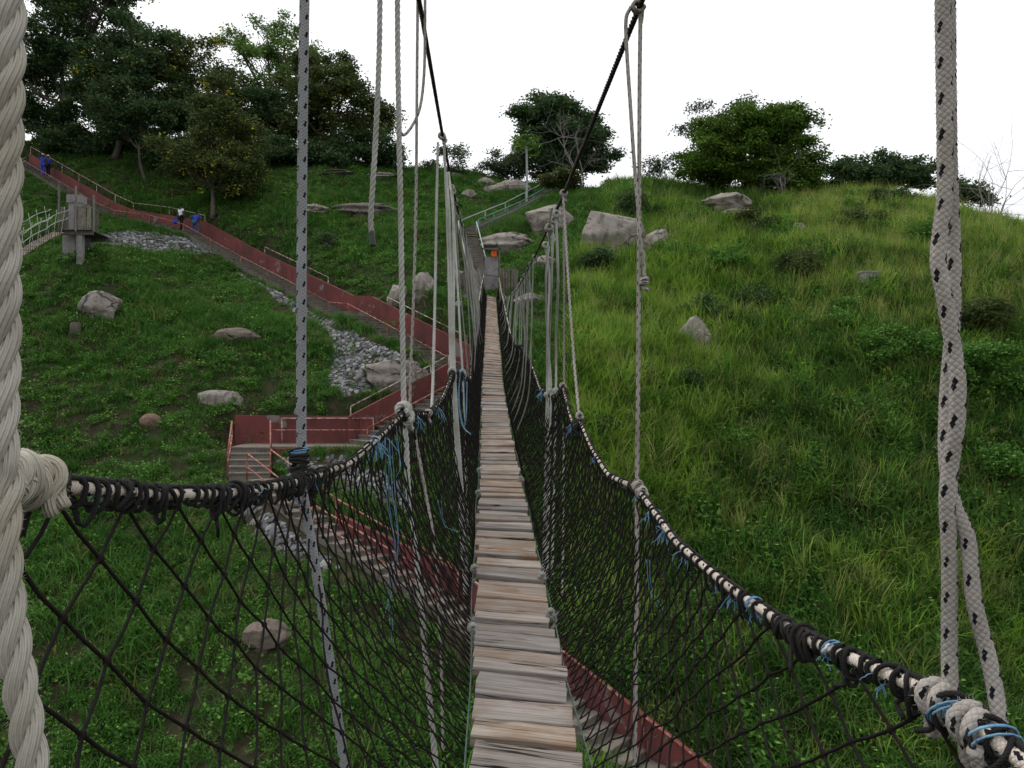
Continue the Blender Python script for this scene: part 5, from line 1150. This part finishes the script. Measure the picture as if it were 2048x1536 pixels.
    mb.add(ICO_V * (.022, .008, .006) + hd + (0, -.085, -.055), ICO_F); mb.add(ICO_V * (.012, .02, .018) + hd + (0, -.096, -.022), ICO_F)
    me = bpy.data.meshes.new('face'); me.from_pydata(mb.v, [], mb.f); me.materials.append(M['hair']); o = bpy.data.objects.new('face', me); col.objects.link(o); o.parent = root
    return root
CEN = (UPn + UPf) / 2
def tread(p): return float(near_line(np.array([p[0]]), np.array([p[1]]), CEN)[1][0])
p1 = P(362, 463, 47.9); f1 = tread(p1); person((p1[0], p1[1], f1), R(150), 'person in a white T-shirt and black trousers walking on the upper stairs', M['shirtw'], M['blackcloth'], stance=.09, stride=.12)
p2 = P(390, 463, 47.3); person((p2[0], p2[1], tread(p2)), R(185), 'person in a bright blue shirt and jeans, stooping on the upper stairs', M['blueshirt'], M['jeans'], lean=.55, stance=.19, arms='hips')
bagc = np.array([p1[0] - .30, p1[1] - .12, f1 + .62]); bag = empty('bag', bagc, 'blue bag hanging from the hand of the white-shirted person', 'bag')
mb = MB(); bm = bmesh.new(); bmesh.ops.create_icosphere(bm, subdivisions=2, radius=1); mb.add([np.array(v.co) * (.15, .09, .17) * (1 - .15 * (v.co.z > .4)) + bagc for v in bm.verts], [tuple(v.index for v in f.verts) for f in bm.faces], smooth=True); bm.free(); mb.build('pouch', M['blueshirt'], bag)
mb = MB(); mb.tube(crom([bagc + (-.08, 0, .14), bagc + (.05, 0, .30), bagc + (.10, 0, .13)], .04), .012, 5); mb.build('strap', M['blueshirt'], bag)
p3 = P(86, 346, 57.0); person((p3[0], p3[1], tread(p3)), R(20), 'person in blue clothes and white cap near the stair top, the left of the pair', M['blueshirt'], M['blueshirt'], cap=M['whitecap'], stance=.08, arms='up')
p4 = P(97, 349, 57.3); person((p4[0], p4[1], tread(p4)), R(-10), 'person in dark trousers and white cap at the stair top, right of the pair', M['blueshirt'], M['blackcloth'], cap=M['whitecap'], stance=.08)

# ------------------------------------------------------------------ camera, sky, sun
cam = bpy.data.cameras.new('camera'); co = bpy.data.objects.new('camera', cam); col.objects.link(co)
cam.sensor_width = 36; cam.lens = 36 * F / 2048; cam.clip_start = .05; cam.clip_end = 1500
co.location = (0, 0, 0); co.rotation_euler = (R(90), 0, 0); sc.camera = co
SUN_EL, SUN_AZ = 52, -42        # degrees; azimuth from +Y, clockwise seen from above
w = bpy.data.worlds.new('World'); sc.world = w; w.use_nodes = True; nt = w.node_tree; bg = nt.nodes['Background']
sky = nt.nodes.new('ShaderNodeTexSky'); sky.sky_type = 'NISHITA'; sky.sun_disc = False; sky.sun_elevation = R(SUN_EL); sky.sun_rotation = R(SUN_AZ); sky.dust_density = 4.; sky.air_density = 1.5
hs = nt.nodes.new('ShaderNodeHueSaturation'); hs.inputs['Saturation'].default_value = .12; nt.links.new(sky.outputs[0], hs.inputs['Color'])
mx = nt.nodes.new('ShaderNodeMix'); mx.data_type = 'RGBA'; mx.inputs[0].default_value = .72; nt.links.new(hs.outputs[0], mx.inputs[6]); mx.inputs[7].default_value = (11.0, 11.2, 11.6, 1)
nt.links.new(mx.outputs[2], bg.inputs[0]); bg.inputs[1].default_value = .105
sl = bpy.data.lights.new('sun', 'SUN'); sl.energy = 1.2; sl.angle = R(14); sl.color = (1, .95, .87); so = bpy.data.objects.new('sun', sl); col.objects.link(so)
dv = Vector((math.sin(R(SUN_AZ)) * math.cos(R(SUN_EL)), math.cos(R(SUN_AZ)) * math.cos(R(SUN_EL)), math.sin(R(SUN_EL)))); so.rotation_euler = dv.to_track_quat('Z', 'Y').to_euler(); so.location = (-20, 20, 60)
sc.view_settings.view_transform = 'Standard'; sc.view_settings.look = 'None'; sc.view_settings.exposure = .18; sc.view_settings.gamma = 1
sc.cycles.max_bounces = 6; sc.cycles.diffuse_bounces = 3; sc.cycles.transmission_bounces = 3; sc.cycles.transparent_max_bounces = 4
